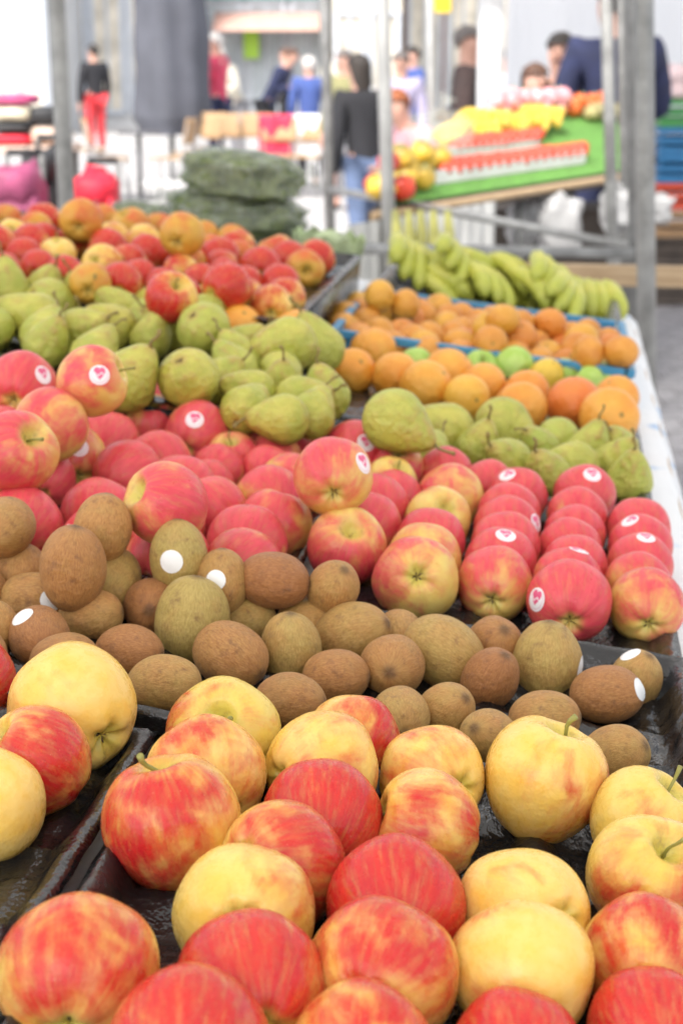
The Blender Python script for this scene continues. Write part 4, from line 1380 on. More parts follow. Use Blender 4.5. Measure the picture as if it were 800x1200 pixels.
def veg_row(v0, u0, u1, width, n, label):
    tr = empty('tomato_tray', q4((u0 + u1) / 2, v0))
    tag(tr, label, 'tray', 'tomato trays on the neighbouring stall')
    iv2 = tr.matrix_basis.inverted()
    for nm, dv, hh in (('front_side', 0, 0.05), ('back_side', width, 0.05)):
        o = MB().grid(lambda u, v: q4(u0 + (u1 - u0) * u, v0 + dv, 0.008 + hh * v), 6, 1).build(nm, M['white_card'], tr)
        o.matrix_local = iv2
        so = o.modifiers.new('t', 'SOLIDIFY')
        so.thickness = 0.006
    o = MB().grid(lambda u, v: q4(u0 + (u1 - u0) * u, v0 + width * v, 0.012), 6, 1).build('base', M['white_card'], tr)
    o.matrix_local = iv2
    for i in range(n):
        for j in range(2):
            p = q4(u0 + (u1 - u0) * (i + .5) / n, v0 + width * (0.28 + 0.44 * j), 0.045 + random.uniform(0, .006))
            if i == 0 and False:
                continue
            o = obj('tomato', tom_me)
            o.matrix_world = Matrix.Translation(p) @ Matrix.Rotation(random.uniform(-.6, .6), 4, 'X') @ Matrix.Scale(random.uniform(.056, .064), 4)
            s = obj('calyx', TOMS, None, o)
            s.location = (0, 0, 0.42)
            s.rotation_euler = (math.pi, 0, random.uniform(0, 6))
            tag(o, 'red tomato in the white card tray ' + ('lower on the green mat' if v0 < .3 else 'higher on the green mat'), 'tomato', 'tomatoes in the lower tray' if v0 < .3 else 'tomatoes in the higher tray')


veg_row(0.17, 0.16, 0.78, 0.13, 16, 'long white tray of red tomatoes lower on the green mat')
veg_row(0.45, 0.10, 0.52, 0.14, 12, 'shorter white tray of red tomatoes higher on the green mat')

# yellow bananas
for i in range(11):
    p = q4(0.05 + 0.052 * i, 0.74 + 0.07 * (i % 2), 0.06 + 0.03 * (i % 3 == 1))
    mw = Matrix.Translation(p) @ Matrix.Rotation(-2.0 + random.uniform(-.5, .5), 4, 'Z') @ Matrix.Rotation(random.uniform(-.3, .1), 4, 'Y')
    banana_bunch(mw, 5, 'y', 'hand of yellow bananas on the neighbouring stall, %s from its low corner' % ORD[i], 'yellow banana hands', 0.12, 1.1)

# pink radish bunches and orange peppers at the top of that counter


def small_veg(name, u, v, h, size, mat, label, cat, group, seed):
    o = blob((size, size * 0.9, size * 0.85), seed, 0.18, 1.6, 16, 10, 0.95).build(name, mat, None, True)
    o.location = q4(u, v, h)
    o.rotation_euler = (random.uniform(-.4, .4), random.uniform(-.4, .4), random.uniform(0, 6))
    st = MB().tube([(0, 0, size * 0.36), (size * 0.05, 0, size * 0.52)], [size * 0.08, size * 0.05], 6).build('stalk', M['leafgreen'], o, True)
    tag(o, label, cat, group)


for i in range(16):
    small_veg('onion', 0.10 + 0.043 * (i % 12) + random.uniform(-.01, .01), 0.93 + 0.04 * (i // 12) + random.uniform(-.02, .02), 0.045 + 0.055 * (i % 2), 0.095, M['pinkveg'], 'pale pink onion heaped behind the yellow bananas', 'onion', 'pink onions on the neighbouring stall', 100 + i)
for i in range(6):
    small_veg('pepper', 0.66 + 0.045 * i, 0.93 + random.uniform(-.02, .02), 0.04 + 0.03 * (i % 2), 0.085, M['orangeveg'], 'orange red pepper at the top of the green mat', 'pepper', 'peppers on the neighbouring stall', 130 + i)
M['mush'] = simple_mat('brown_green_produce', (0.33, 0.29, 0.13), 0.7, 0.3, 14.0)
for i in range(5):
    small_veg('artichoke', 0.80 + 0.04 * i, 0.80 + 0.03 * (i % 2), 0.045, 0.09, M['mush'], 'brownish green artichoke on the upper end of the mat', 'artichoke', 'artichokes on the neighbouring stall', 150 + i)

# bagged oranges and apples at the low corner
for i, (u, v, h, sz, mt, nm) in enumerate([(0.02, .05, .06, .11, 'orange', 'orange'), (0.07, .12, .06, .10, 'orange', 'orange'), (0.10, .02, .055, .10, 'tomato', 'apple'), (0.0, .22, .055, .10, 'orange', 'orange'), (0.06, .3, .06, .10, 'orange', 'orange'),
                                           (0.05, .14, .13, .10, 'orange', 'orange'), (0.10, .20, .12, .10, 'orange', 'orange'), (0.13, .12, .055, .10, 'orange', 'orange'), (-0.02, .12, .05, .10, 'tomato', 'apple'), (0.04, .06, .14, .09, 'tomato', 'apple'), (0.12, .32, .055, .1, 'orange', 'orange')]):
    small_veg('bagged_' + nm, u, v, h, sz, M[mt], ('orange' if mt == 'orange' else 'red apple') + ' heaped at the low corner of the neighbouring stall', nm, 'loose fruit at the low corner', 170 + i)
o = blob((0.26, 0.30, 0.14), 77, 0.12, 2.2).build('fruit_bag', M['film'], None, True)
o.location = q4(0.10, 0.36, 0.15)
MB().tube([(0, 0, .06), (0.01, 0, .09), (0.03, 0, .13)], [.03, .012, .04], 8, False).build('knot', M['film'], o, True)
tag(o, 'milky plastic bag of fruit at the low corner of the neighbouring stall', 'bag')

# pale stalks hanging before the white skirt, carrier bags
for i, px in enumerate((463, 478, 492, 507, 524)):
    a = at(px, 246, 5.3)
    o = MB().tube([a, a + Vector((0.006, -0.01, -0.08)), a + Vector((0.0, -0.01, -0.17)), a + Vector((-0.004, 0, -0.26))], [0.010, 0.019, 0.021, 0.010], 8).build('celery_stalk', M['stalk'], None, True)
    tag(o, 'pale green stalk hanging in front of the white stall skirt', 'vegetable', 'green stalks by the white skirt')
for (px, py, Y, sx, sz, lab) in [(655, 265, 6.6, .17, .22, 'crumpled white carrier bag hanging under the counter beside the dark gap'), (722, 245, 6.3, .11, .16, 'white carrier bag hanging behind the thick pole'), (612, 262, 6.9, .13, .16, 'grey white carrier bag under the neighbouring counter'), (772, 245, 6.4, .09, .1, 'small white bag tied to the outer frame pole')]:
    p = at(px, py, Y)
    r = empty('carrier_bag', p - Vector((0, 0, sz / 2)))
    b = blob((sx, 0.10, sz), px, 0.42, 2.6, sq=0.55)
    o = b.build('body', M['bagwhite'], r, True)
    o.location = (0, 0, sz / 2)
    for sg in (-1, 1):
        MB().tube([(sg * sx * .15, 0, sz * .9), (sg * sx * .12, 0, sz * 1.04), (0, 0, sz * 1.12)], 0.006, 6).build('handle', M['bagwhite'], r, True)
    tag(r, lab, 'bag', 'white carrier bags by the neighbouring stall')
b = MB().box((0, 0, 0), (0.75, 0.4, 0.36))  # dark box added in place of the shaded space beneath the counter
o = b.build('shade_box', M['dark'], None, bevel=0.01)
o.location = (at(650, 250, 7.3).x, 7.6, 0.66)
MB().box((0, 0, 0.185), (0.78, 0.43, 0.012)).build('lid', M['dark'], o, bevel=0.004)
sup = empty('trestle', (o.location.x, 7.6, 0))  # support added under that dark shade box
tag(sup, 'low dark trestle added to carry the shade box under the counter', 'trestle')
MB().box((0, 0, 0.46), (0.8, 0.42, 0.03)).build('top', M['dark'], sup)
for sx in (-.35, .35):
    for sy in (-.17, .17):
        MB().box((sx, sy, 0.222), (0.04, 0.04, 0.445)).build('leg', M['dark'], sup)
tag(o, 'dark box standing in for deep shade under the neighbouring counter', 'box')

# ------------------------------------------------------------------ crate stack at the outer edge
CRC = {'green': (0.05, 0.26, 0.07), 'blue': (0.02, 0.16, 0.36), 'red': (0.60, 0.07, 0.03), 'brown': (0.33, 0.2, 0.1)}
for k, c in CRC.items():
    M['crate_' + k] = simple_mat(k + '_crate_plastic', c, 0.45, 0.1, 10.0)
YC = 10.4
cx_ = gx(806, YC)


def crate(z, col, label, x=None):
    r = empty('produce_crate', (x if x is not None else cx_, YC, z))
    tag(r, label, 'crate', 'stacked produce crates')
    m = M['crate_' + col]
    W, Dp, Hh = 0.40, 0.5, 0.165
    MB().box((0, 0, 0.006), (W, Dp, 0.012)).build('base', m, r)
    for sy in (-1, 1):
        for hz in (0.03, 0.085, 0.145):
            MB().box((0, sy * (Dp / 2 - .006), hz), (W, 0.012, 0.035)).build('slat', m, r)
    for sx in (-1, 1):
        for hz in (0.03, 0.085, 0.145):
            MB().box((sx * (W / 2 - .006), 0, hz), (0.012, Dp - .026, 0.035)).build('slat', m, r)
        for sy in (-1, 1):
            MB().box((sx * (W / 2 - .02), sy * (Dp / 2 - .021), 0.088), (0.016, 0.016, 0.15)).build('corner_post', m, r)
    return r


r = empty('pallet_box', (cx_, YC, 0))  # carries the crates; its dark colour stands for the shade underneath
tag(r, 'wooden pallet box under the coloured crates, coloured dark as shade', 'pallet')
for i in range(5):
    MB().box((0, -0.24, 0.045 + i * 0.082), (0.62, 0.02, 0.07)).build('board', M['dark'], r)
    MB().box((0, 0.24, 0.045 + i * 0.082), (0.62, 0.02, 0.07)).build('board', M['dark'], r)
MB().box((0, 0, 0.425), (0.64, 0.56, 0.02)).build('deck', M['dark'], r)
crate(0.437, 'brown', 'brown crate at the bottom of the coloured crate stack')
crate(0.604, 'red', 'bright red crate below two blue crates')
crate(0.771, 'blue', 'lower blue crate resting on the red crate')
crate(0.938, 'blue', 'upper blue crate below the green crate')
crate(1.105, 'green', 'green crate on top of the coloured stack')
o = blob((0.42, 0.4, 0.22), 31, 0.2, 2.0).build('goods_bag', simple_mat('pale_pink_packaging', (0.72, 0.55, 0.56), 0.5, 0.2, 12.0), None, True)
o.location = (cx_, YC, 1.36)
MB().tube([(0, 0, .09), (0.02, 0, .14), (0.05, 0, .17)], [.05, .02, .05], 8, False).build('knot', M['bagwhite'], o, True)
tag(o, 'pale pink packet resting on the green crate', 'bag')

# ================================================================== TENT behind
tent = empty('market_tent', (gx(700, 13.5), 13.5, 0))
tag(tent, 'white market tent with sheet walls behind the neighbouring stall', 'tent')
iv = tent.matrix_basis.inverted()


def tpart(b, name, mat, smooth=False):
    o = b.build(name, mat, tent, smooth)
    o.matrix_local = iv
    return o


xa, xb = gx(592, 14.5), gx(1000, 14.5)
tpart(MB().grid(lambda u, v: (xa + (xb - xa) * u, 14.5 + 0.08 * math.sin(u * 30) + 0.05 * math.sin(v * 6 + u * 9), 0.15 + 2.4 * v), 50, 12), 'back_wall', M['tent'], True)
tpart(MB().grid(lambda u, v: (xa - 1.2 + (xb - xa + 1.2) * u, 11.6 + 3.2 * v, 2.35 + 0.5 * v - 0.04 * math.sin(u * 20)), 30, 10), 'roof', M['tent'], True)
tpart(MB().grid(lambda u, v: (xa - 1.2 + (xb - xa + 1.2) * u, 11.6 + 0.02 * math.sin(u * 60), 1.98 + 0.37 * v - 0.05 * abs(math.sin(u * 24)) * (1 - v)), 80, 4), 'valance', M['tent'], True)
for px in (575, 720, 860):
    x = gx(px, 11.7)
    tpart(MB().tube([(x, 11.75, 0), (x, 11.75, 2.4)], 0.09 if px == 575 else 0.03, 12), 'post', M['white_steel'], True)
aw = awning('aisle_awning', 0.9, 4.6, 4.6, 11.2, 2.7, 2.5, 'unseen white canvas awning over the neighbouring stall, shading the aisle')  # out of view; placed here to keep the aisle in shade

# ================================================================== CAFE TERRACE
M['chair_frame'] = simple_mat('chair_tube_steel', (0.45, 0.45, 0.46), 0.35, 0.1, 20.0, 0.8)
M['table_dark'] = simple_mat('dark_table_metal', (0.12, 0.12, 0.13), 0.5, 0.1, 20.0, 0.3)
YT = 18.4


def chair(px, Y, rz, label):
    r = empty('cafe_chair', (gx(px, Y), Y, 0), rz)
    tag(r, label, 'chair', 'wooden cafe chairs on the terrace')
    MB().grid(lambda u, v: (-.2 + .4 * u, -.2 + .4 * v, 0.45 + 0.012 * math.sin(3.1 * v)), 8, 8).build('seat', M['pale_wood'], r, True).modifiers.new('t', 'SOLIDIFY').thickness = 0.016
    MB().grid(lambda u, v: (-.2 + .4 * u, -.22 - 0.06 * v - 0.03 * math.sin(math.pi * u), 0.60 + 0.28 * v), 10, 6).build('backrest', M['pale_wood'], r, True).modifiers.new('t', 'SOLIDIFY').thickness = 0.016
    for sx in (-.18, .18):
        MB().tube([(sx * 1.1, .2, 0), (sx, .17, 0.44)], 0.012, 8).build('leg', M['chair_frame'], r, True)
        MB().tube([(sx * 1.1, -.24, 0), (sx, -.19, 0.44), (sx, -.235, 0.66), (sx, -.27, .84)], 0.012, 8).build('leg', M['chair_frame'], r, True)
    return r


chair(125, YT, -1.35, 'pale wooden cafe chair turned towards the small dark table')
chair(196, YT, 1.35, 'pale wooden cafe chair facing the other across the small table')
chair(98, YT + 1.8, -1.2, 'wooden cafe chair half hidden behind the frame pole')
chair(240, YT + 2.2, 0.3, 'wooden cafe chair with its back to the grey parasol')
chair(262, YT + 1.2, 3.3, 'wooden cafe chair beside the grey parasol, first of the pair')
chair(295, YT + 1.3, 3.0, 'wooden cafe chair next to the red draped chair')
chair(226, YT + 1.0, 2.2, 'wooden cafe chair standing askew in front of the grey parasol')


def cafe_table(px, Y, label, rad=0.36):
    r = empty('cafe_table', (gx(px, Y), Y, 0))
    tag(r, label, 'table', 'small cafe tables')
    MB().tube([(0, 0, 0.71), (0, 0, 0.735)], rad, 28).build('table_top', M['table_dark'], r)
    MB().tube([(0, 0, 0.02), (0, 0, 0.71)], 0.03, 10).build('column', M['table_dark'], r, True)
    MB().tube([(0, 0, 0), (0, 0, 0.02)], 0.22, 20).build('base', M['table_dark'], r)


cafe_table(160, YT, 'small round dark cafe table between two wooden chairs', 0.24)
cafe_table(330, YT + 1.6, 'small round cafe table near the red draped chair', 0.3)
M['redcloth'] = simple_mat('red_fabric', (0.62, 0.04, 0.09), 0.8, 0.15, 8.0, 0.0, 0.3)
M['whitecloth'] = simple_mat('white_fabric', (0.70, 0.70, 0.72), 0.8, 0.06, 8.0, 0.0, 0.3)
for px, mt, nm, lab in ((322, 'redcloth', 'red', 'red coat draped over a cafe chair'), (355, 'whitecloth', 'white', 'white blanket draped over a cafe chair beside the blue jacket')):
    chair(px, YT + 0.4, 3.0, 'cafe chair under the ' + ('red coat' if nm == 'red' else 'white blanket'))
    o = MB().grid(lambda u, v: (gx(px, YT) + (-.22 + .44 * u), YT + 0.4 + (0.31 if v < .5 else 0.24) + 0.06 * (v - .5) + 0.015 * math.sin(u * 14), 0.9 - abs(v - .5) * (1.0 + 0.12 * math.sin(u * 11))), 14, 16).build('draped_cloth', M[mt], None, True)
    tag(o, lab, 'cloth')

# folded grey parasol in its cover
M['parasol'] = simple_mat('grey_parasol_canvas', (0.088, 0.092, 0.112), 0.8, 0.12, 3.0, 0.0, 0.3, 10.0)
YP = 20.5
pr = empty('folded_parasol', (gx(199, YP), YP, 0))
tag(pr, 'large folded grey parasol standing on the cafe terrace', 'parasol')


def par_pt(u, v):
    a = 2 * math.pi * u
    z = 0.62 + 3.2 * v
    r = 0.455 - 0.10 * v ** 2 - (0.06 if v < 0.03 else 0)
    r *= 1 + 0.05 * math.sin(a * 7 + 1.5 * v) + 0.05 * math.sin(a * 3 + 4 * v) + 0.03 * math.sin(v * 22 + a * 2)
    return (r * math.cos(a), r * math.sin(a), z)


MB().grid(par_pt, 64, 40).build('canvas', M['parasol'], pr, True)
MB().tube([(0, 0, 0.05), (0, 0, 3.95)], 0.04, 12).build('pole', M['steel_dark'], pr, True)
MB().box((0, 0, 0.03), (0.7, 0.7, 0.06)).build('base', M['white_card'], pr, bevel=0.01)

# ================================================================== BAGS AND TABLE at the far left
for nm, c in (('magenta', (0.30, 0.055, 0.13)), ('black', (0.02, 0.02, 0.022)), ('red', (0.66, 0.015, 0.04)), ('cream', (0.62, 0.56, 0.42)), ('hotpink', (0.45, 0.06, 0.17)), ('beige', (0.60, 0.45, 0.36)), ('paleblue', (0.45, 0.5, 0.58)), ('yellow', (0.75, 0.5, 0.02))):
    M['fab_' + nm] = simple_mat(nm + '_fabric', c, 0.6, 0.2, 12.0, 0.0, 0.4, 20.0)


def trolley(px, Y, w, h, mat, label, badge=None, seed=1):
    r = empty('shopping_trolley', (gx(px, Y), Y, 0))
    tag(r, label, 'shopping trolley', 'shopping trolleys behind the stall')
    o = blob((w, 0.28, h - 0.22), seed, 0.22, 2.4, 28, 18, 0.42).build('bag', mat, r, True)
    o.location = (0, 0, 0.2 + (h - 0.22) / 2)
    f = blob((w * 0.98, 0.30, 0.14), seed + 3, 0.12, 2.0, 24, 10, 0.6).build('flap', mat, o, True)
    f.location = (0, -0.01, (h - 0.22) / 2 - 0.04)
    if badge:
        b = MB().tube([(0, -0.165, 0.12), (0, -0.155, 0.12)], 0.075, 20).build('badge', badge, o)
    for sx in (-1, 1):
        MB().tube([(sx * w * .35, 0.17, 0.1), (sx * w * .35, 0.19, h + 0.05)], 0.011, 8).build('frame_tube', M['steel_dark'], r, True)
        MB().tube([(sx * w * .46 - .015, 0.12, 0.085), (sx * w * .46 + .015, 0.12, 0.085)], 0.085, 18).build('wheel', M['fab_black'], r)
    MB().tube([(-w * .35, 0.19, h + 0.05), (w * .35, 0.19, h + 0.05)], 0.014, 8).build('handle', M['fab_black'], r, True)


trolley(12, 6.5, 0.20, 1.09, M['fab_magenta'], 'magenta shopping trolley bag beside the black trolley', None, 3)
trolley(47, 6.9, 0.17, 1.13, M['fab_black'], 'black shopping trolley with round yellow badge', M['fab_yellow'], 5)
trolley(108, 6.8, 0.18, 1.04, M['fab_red'], 'bright red shopping trolley behind the frame pole', None, 8)
YL = 8.6
tb = empty('trestle_table', (gx(12, YL), YL, 0))
tag(tb, 'beige topped trestle table stacked with folded textiles', 'table')
MB().box((0, 0, 1.06), (0.62, 0.5, 0.035)).build('table_top', M['fab_beige'], tb, bevel=0.005)
for sx in (-.28, .28):
    for sy in (-.2, .2):
        MB().tube([(sx, sy, 0), (sx, sy, 1.04)], 0.018, 8).build('leg', M['steel_dark'], tb, True)
zc = {}
for i, (px, w, h, mt, lab) in enumerate([(14, .22, .055, 'red', 'red folded textile at the bottom of the tall pile'), (14, .22, .055, 'black', 'black folded textile above the red one'), (14, .22, .075, 'cream', 'cream folded textile in the middle of the tall pile'), (14, .24, .055, 'hotpink', 'hot pink folded textile on top of the tall pile'),
                                         (53, .15, .095, 'beige', 'beige folded textile under the black bag'), (53, .15, .09, 'black', 'small black bag on the beige textile')]):
    z = zc.get(px, 1.0785)
    o = blob((w, 0.3, h), 60 + i, 0.06, 2.0, 24, 10, 0.45).build('folded_textile', M['fab_' + mt], None, True)
    o.location = (gx(px, YL), YL, z + h / 2 * 1.06)
    zc[px] = z + h * 1.06
    tag(o, lab, 'textile', 'folded textiles on the trestle table')

# ================================================================== BUILDINGS
def wall_mat(name, c):
    return simple_mat(name, c, 0.85, 0.06, 0.6, 0.0, 0.2, 8.0)


M['w_grey'] = wall_mat('pale_grey_render', (0.54, 0.56, 0.59))
M['w_cream'] = wall_mat('cream_stone', (0.62, 0.58, 0.50))
M['w_white'] = wall_mat('white_render', (0.62, 0.62, 0.62))
M['w_brick'] = wall_mat('warm_brick', (0.38, 0.22, 0.16))
M['frame_grey'] = simple_mat('grey_window_frame', (0.50, 0.54, 0.60), 0.5, 0.1, 4.0)
M['pane'] = simple_mat('shop_window_glass', (0.44, 0.49, 0.53), 0.12, 0.2, 0.8)
M['warmpane'] = simple_mat('shop_interior_glass', (0.62, 0.57, 0.48), 0.2, 0.3, 1.5)
M['salmon'] = simple_mat('salmon_awning_canvas', (0.62, 0.38, 0.32), 0.8, 0.08, 3.0)
M['limegreen'] = simple_mat('lime_sign', (0.35, 0.60, 0.05), 0.5, 0.05, 3.0)
M['teal'] = simple_mat('teal_fascia', (0.10, 0.36, 0.36), 0.5, 0.1, 3.0)


def building(px0, px1, Y, H, mat, label, storeys, bays, name='shop_building', ground='warmpane', fascia=None, depth=6.0):
    x0, x1 = gx(px0, Y), gx(px1, Y)
    W = x1 - x0
    r = empty(name, ((x0 + x1) / 2, Y, 0))
    tag(r, label, 'building', 'shops round the square')
    MB().box((0, depth / 2, H / 2), (W, depth, H)).build('wall', mat, r)
    MB().box((0, depth / 2 - 0.05, H + 0.12), (W + 0.12, depth + 0.4, 0.24)).build('roof', M['frame_grey'], r)
    bw = W / bays
    sh_ = H / storeys
    for s in range(storeys):
        for b in range(bays):
            cx, z0, z1 = -W / 2 + bw * (b + .5), s * sh_ + (0.35 if s == 0 else 0.9), (s + 1) * sh_ - 0.55
            ww = bw * (0.80 if s == 0 else 0.55)
            f = MB()
            for dx in (-1, 1):
                f.box((cx + dx * ww / 2, -0.05, (z0 + z1) / 2), (0.09, 0.14, z1 - z0 + 0.09))
            for zz in (z0, z1):
                f.box((cx, -0.046, zz), (ww - 0.092, 0.13, 0.09))
            f.box((cx, -0.04, (z0 + z1) / 2), (0.05, 0.10, z1 - z0 - 0.1))
            w = f.build('window', M['frame_grey'], r)
            MB().box((cx, -0.014, (z0 + z1) / 2), (ww - 0.1, 0.02, z1 - z0 - 0.1)).build('pane', M[ground] if s == 0 else M['pane'], w)
            if s:
                MB().box((cx, -0.09, z0 - 0.10), (ww + 0.2, 0.2, 0.08)).build('sill', mat, w)
    if fascia:
        MB().box((0, -0.1, sh_ - 0.25), (W - 0.1, 0.16, 0.42)).build('fascia', M[fascia], r)
    return r


building(-330, 60, 34, 10.5, M['w_grey'], 'pale grey shop building with wide windows behind the bag table', 3, 5)
building(62, 236, 38, 11, M['w_white'], 'white rendered shop building behind the grey parasol', 3, 4)
bd = building(238, 388, 40, 10, M['w_grey'], 'grey shop building with salmon awning and teal fascia', 3, 3, ground='pane', fascia='teal')
o = MB().grid(lambda u, v: (-1.2 + 2.6 * u, -0.15 - 1.1 * v, 2.55 - 0.42 * v), 10, 4).build('awning', M['salmon'], bd, True)
o.modifiers.new('t', 'SOLIDIFY').thickness = 0.03
o = MB().box((-0.35, -0.35, 1.9), (0.35, 0.06, 0.75)).build('sign', M['limegreen'], bd)
building(390, 470, 36, 12, M['w_cream'], 'cream stone house beside the grey shop building', 4, 2)
building(474, 700, 42, 11, M['w_brick'], 'warm brick shop building seen past the tent post', 3, 5, ground='warmpane', fascia='teal')
building(704, 1200, 40, 10, M['w_white'], 'white building hidden behind the market tent', 3, 6)

# yellow hanging sign by the brick building
ys = empty('hanging_sign', (gx(513, 24), 24, 0))
tag(ys, 'yellow square sign on a thin post above the walkers', 'sign')
MB().tube([(0.2, 0, 0), (0.2, 0, 2.65)], 0.03, 8).build('post', M['steel_dark'], ys, True)
MB().box((0, -0.02, 2.35), (0.34, 0.05, 0.42)).build('panel', M['fab_yellow'], ys, bevel=0.01)

# ================================================================== PEOPLE
M['skin'] = simple_mat('skin', (0.58, 0.33, 0.25), 0.55, 0.08, 10.0)
M['eye'] = simple_mat('dark_eye', (0.03, 0.02, 0.02), 0.3, 0.1, 10.0)
CL = {'navy': (0.022, 0.028, 0.075), 'black': (0.018, 0.018, 0.022), 'brown': (0.05, 0.032, 0.03), 'redcoat': (0.62, 0.06, 0.12), 'redtr': (0.60, 0.04, 0.05), 'cream': (0.62, 0.58, 0.48), 'blue': (0.06, 0.10, 0.30),
      'pink': (0.60, 0.32, 0.36), 'jeans': (0.10, 0.14, 0.24), 'olive': (0.22, 0.21, 0.10), 'grey': (0.25, 0.25, 0.27), 'plum': (0.10, 0.04, 0.05), 'lilac': (0.40, 0.36, 0.50), 'white': (0.66, 0.66, 0.68), 'orange': (0.66, 0.16, 0.04)}
for k, c in CL.items():
    M['c_' + k] = simple_mat(k + '_cloth', c, 0.85, 0.2, 9.0, 0.0, 0.3, 40.0)
for k, c in {'darkhair': (0.025, 0.018, 0.014), 'greyhair': (0.13, 0.11, 0.10), 'brownhair': (0.10, 0.045, 0.025), 'whitehair': (0.62, 0.58, 0.54), 'redhair': (0.30, 0.09, 0.03)}.items():
    M[k] = simple_mat(k, c, 0.6, 0.3, 20.0, 0.0, 0.6, 80.0)


def skin_mesh(name, nodes, edges, mat, parent, sub=1):
    """nodes: {key: (x, y, z, rx, ry)}; first key is the root."""
    keys = list(nodes)
    me = bpy.data.meshes.new(name)
    me.from_pydata([nodes[k][:3] for k in keys], [(keys.index(a), keys.index(b)) for a, b in edges], [])
    o = bpy.data.objects.new(name, me)
    me.materials.append(mat)
    link(o, parent)
    sm = o.modifiers.new('skin', 'SKIN')
    sm.use_smooth_shade = True
    for i, k in enumerate(keys):
        v = me.skin_vertices[0].data[i]
        n = nodes[k]
        v.radius = (n[3], n[4] if len(n) > 4 else n[3])
        v.use_root = (i == 0)
    ss = o.modifiers.new('sub', 'SUBSURF')
    ss.levels = ss.render_levels = sub
    return o


def person(px, Y, rz, H, coat, trousers, hair, label, arms=None, lean=0.0, stride=0.0, longhair=False, longcoat=False, hood=None):
    r = empty('person', (gx(px, Y), Y, 0), rz)
    tag(r, label, 'person', 'people in the market')
    h = H
    ly = lambda z: lean * max(0, z - 0.5 * h) * 1.2      # forward lean above the hips
    arms = arms or {'l': ((-.135, .0, .62), (-.125, .06, .47)), 'r': ((.135, .0, .62), (.125, .06, .47))}
    J = {'pelvis': (0, 0, .52), 'belly': (0, .005, .62), 'chest': (0, .0, .73), 'neck': (0, .005, .83), 'chin': (0, .012, .872), 'head': (0, .012, .925), 'crown': (0, .006, .962)}
    P_ = {k: (v[0] * h, v[1] * h + ly(v[2] * h), v[2] * h) for k, v in J.items()}
    for s, sg in (('l', -1), ('r', 1)):
        P_['sh' + s] = (sg * .105 * h, ly(.80 * h), .80 * h)
        e, w = arms[s]
        P_['el' + s] = (e[0] * h, e[1] * h + ly(e[2] * h), e[2] * h)
        P_['wr' + s] = (w[0] * h, w[1] * h + ly(w[2] * h), w[2] * h)
        st = stride * sg
        P_['hip' + s] = (sg * .05 * h, 0, .50 * h)
        P_['kn' + s] = (sg * .055 * h, (.02 + st * .5) * h, .285 * h)
        P_['an' + s] = (sg * .055 * h, (-.005 + st) * h, .045 * h + (0.02 * h if st < 0 else 0))
        P_['toe' + s] = (sg * .062 * h, (.085 + st) * h, .018 * h)

    def nd(k, rx, ry=None):
        return (*P_[k], rx * h, (ry if ry is not None else rx) * h)
    # body: one continuous figure
    N_ = {'pelvis': nd('pelvis', .075, .06), 'belly': nd('belly', .068, .055), 'chest': nd('chest', .085, .06), 'neck': nd('neck', .032), 'chin': nd('chin', .038, .045), 'head': nd('head', .043, .053), 'crown': nd('crown', .032, .038)}
    E_ = [('pelvis', 'belly'), ('belly', 'chest'), ('chest', 'neck'), ('neck', 'chin'), ('chin', 'head'), ('head', 'crown')]
    for s, sg in (('l', -1), ('r', 1)):
        N_['sh' + s] = nd('sh' + s, .034)
        N_['el' + s] = nd('el' + s, .024)
        N_['wr' + s] = nd('wr' + s, .016)
        w, e = Vector(P_['wr' + s]), Vector(P_['el' + s])
        d = (w - e).normalized()
        side = Vector((0, 1, 0)) - d * d.y
        side = side.normalized() if side.length > .2 else Vector((0, 0, 1))
        pal = w + d * .042 * h
        N_['palm' + s] = (*pal, .020 * h, .011 * h)
        E_ += [('chest', 'sh' + s), ('sh' + s, 'el' + s), ('el' + s, 'wr' + s), ('wr' + s, 'palm' + s)]
        for q, (off, ln) in enumerate(((-.016, .036), (-.005, .044), (.006, .042), (.017, .033))):
            b_ = pal + side * off * h + d * .012 * h
            m_ = b_ + d * ln * .6 * h
            t_ = m_ + d * ln * .45 * h + Vector((-sg * .008 * h, 0, -.002 * h))
            N_['fa%d' % q + s] = (*m_, .0052 * h, .0052 * h)
            N_['fb%d' % q + s] = (*t_, .0042 * h, .0042 * h)
            E_ += [('palm' + s, 'fa%d' % q + s), ('fa%d' % q + s, 'fb%d' % q + s)]
        th = w + d * .018 * h + side * .028 * h
        N_['th' + s] = (*th, .0062 * h, .0062 * h)
        N_['tt' + s] = (*(th + d * .026 * h + side * .006 * h), .005 * h, .005 * h)
        E_ += [('palm' + s, 'th' + s), ('th' + s, 'tt' + s)]
        N_['hip' + s] = nd('hip' + s, .052)
        N_['kn' + s] = nd('kn' + s, .036)
        N_['an' + s] = nd('an' + s, .022)
        N_['toe' + s] = nd('toe' + s, .020, .016)
        E_ += [('pelvis', 'hip' + s), ('hip' + s, 'kn' + s), ('kn' + s, 'an' + s), ('an' + s, 'toe' + s)]
    hd = Vector(P_['head'])
    N_['nose'] = (hd.x, hd.y + .062 * h, hd.z - .008 * h, .007 * h, .009 * h)
    E_.append(('head', 'nose'))
    for s, sg in (('l', -1), ('r', 1)):
        N_['ear' + s] = (hd.x + sg * .046 * h, hd.y - .004 * h, hd.z - .004 * h, .006 * h, .012 * h)
        E_.append(('head', 'ear' + s))
    body = skin_mesh('body', N_, E_, M['skin'], r, 1)
    for sg in (-1, 1):
        o = MB().tube([(hd.x + sg * .018 * h, hd.y + .046 * h, hd.z + .006 * h), (hd.x + sg * .018 * h, hd.y + .0515 * h, hd.z + .006 * h)], .0062 * h, 8).build('eye', M['eye'], r, True)
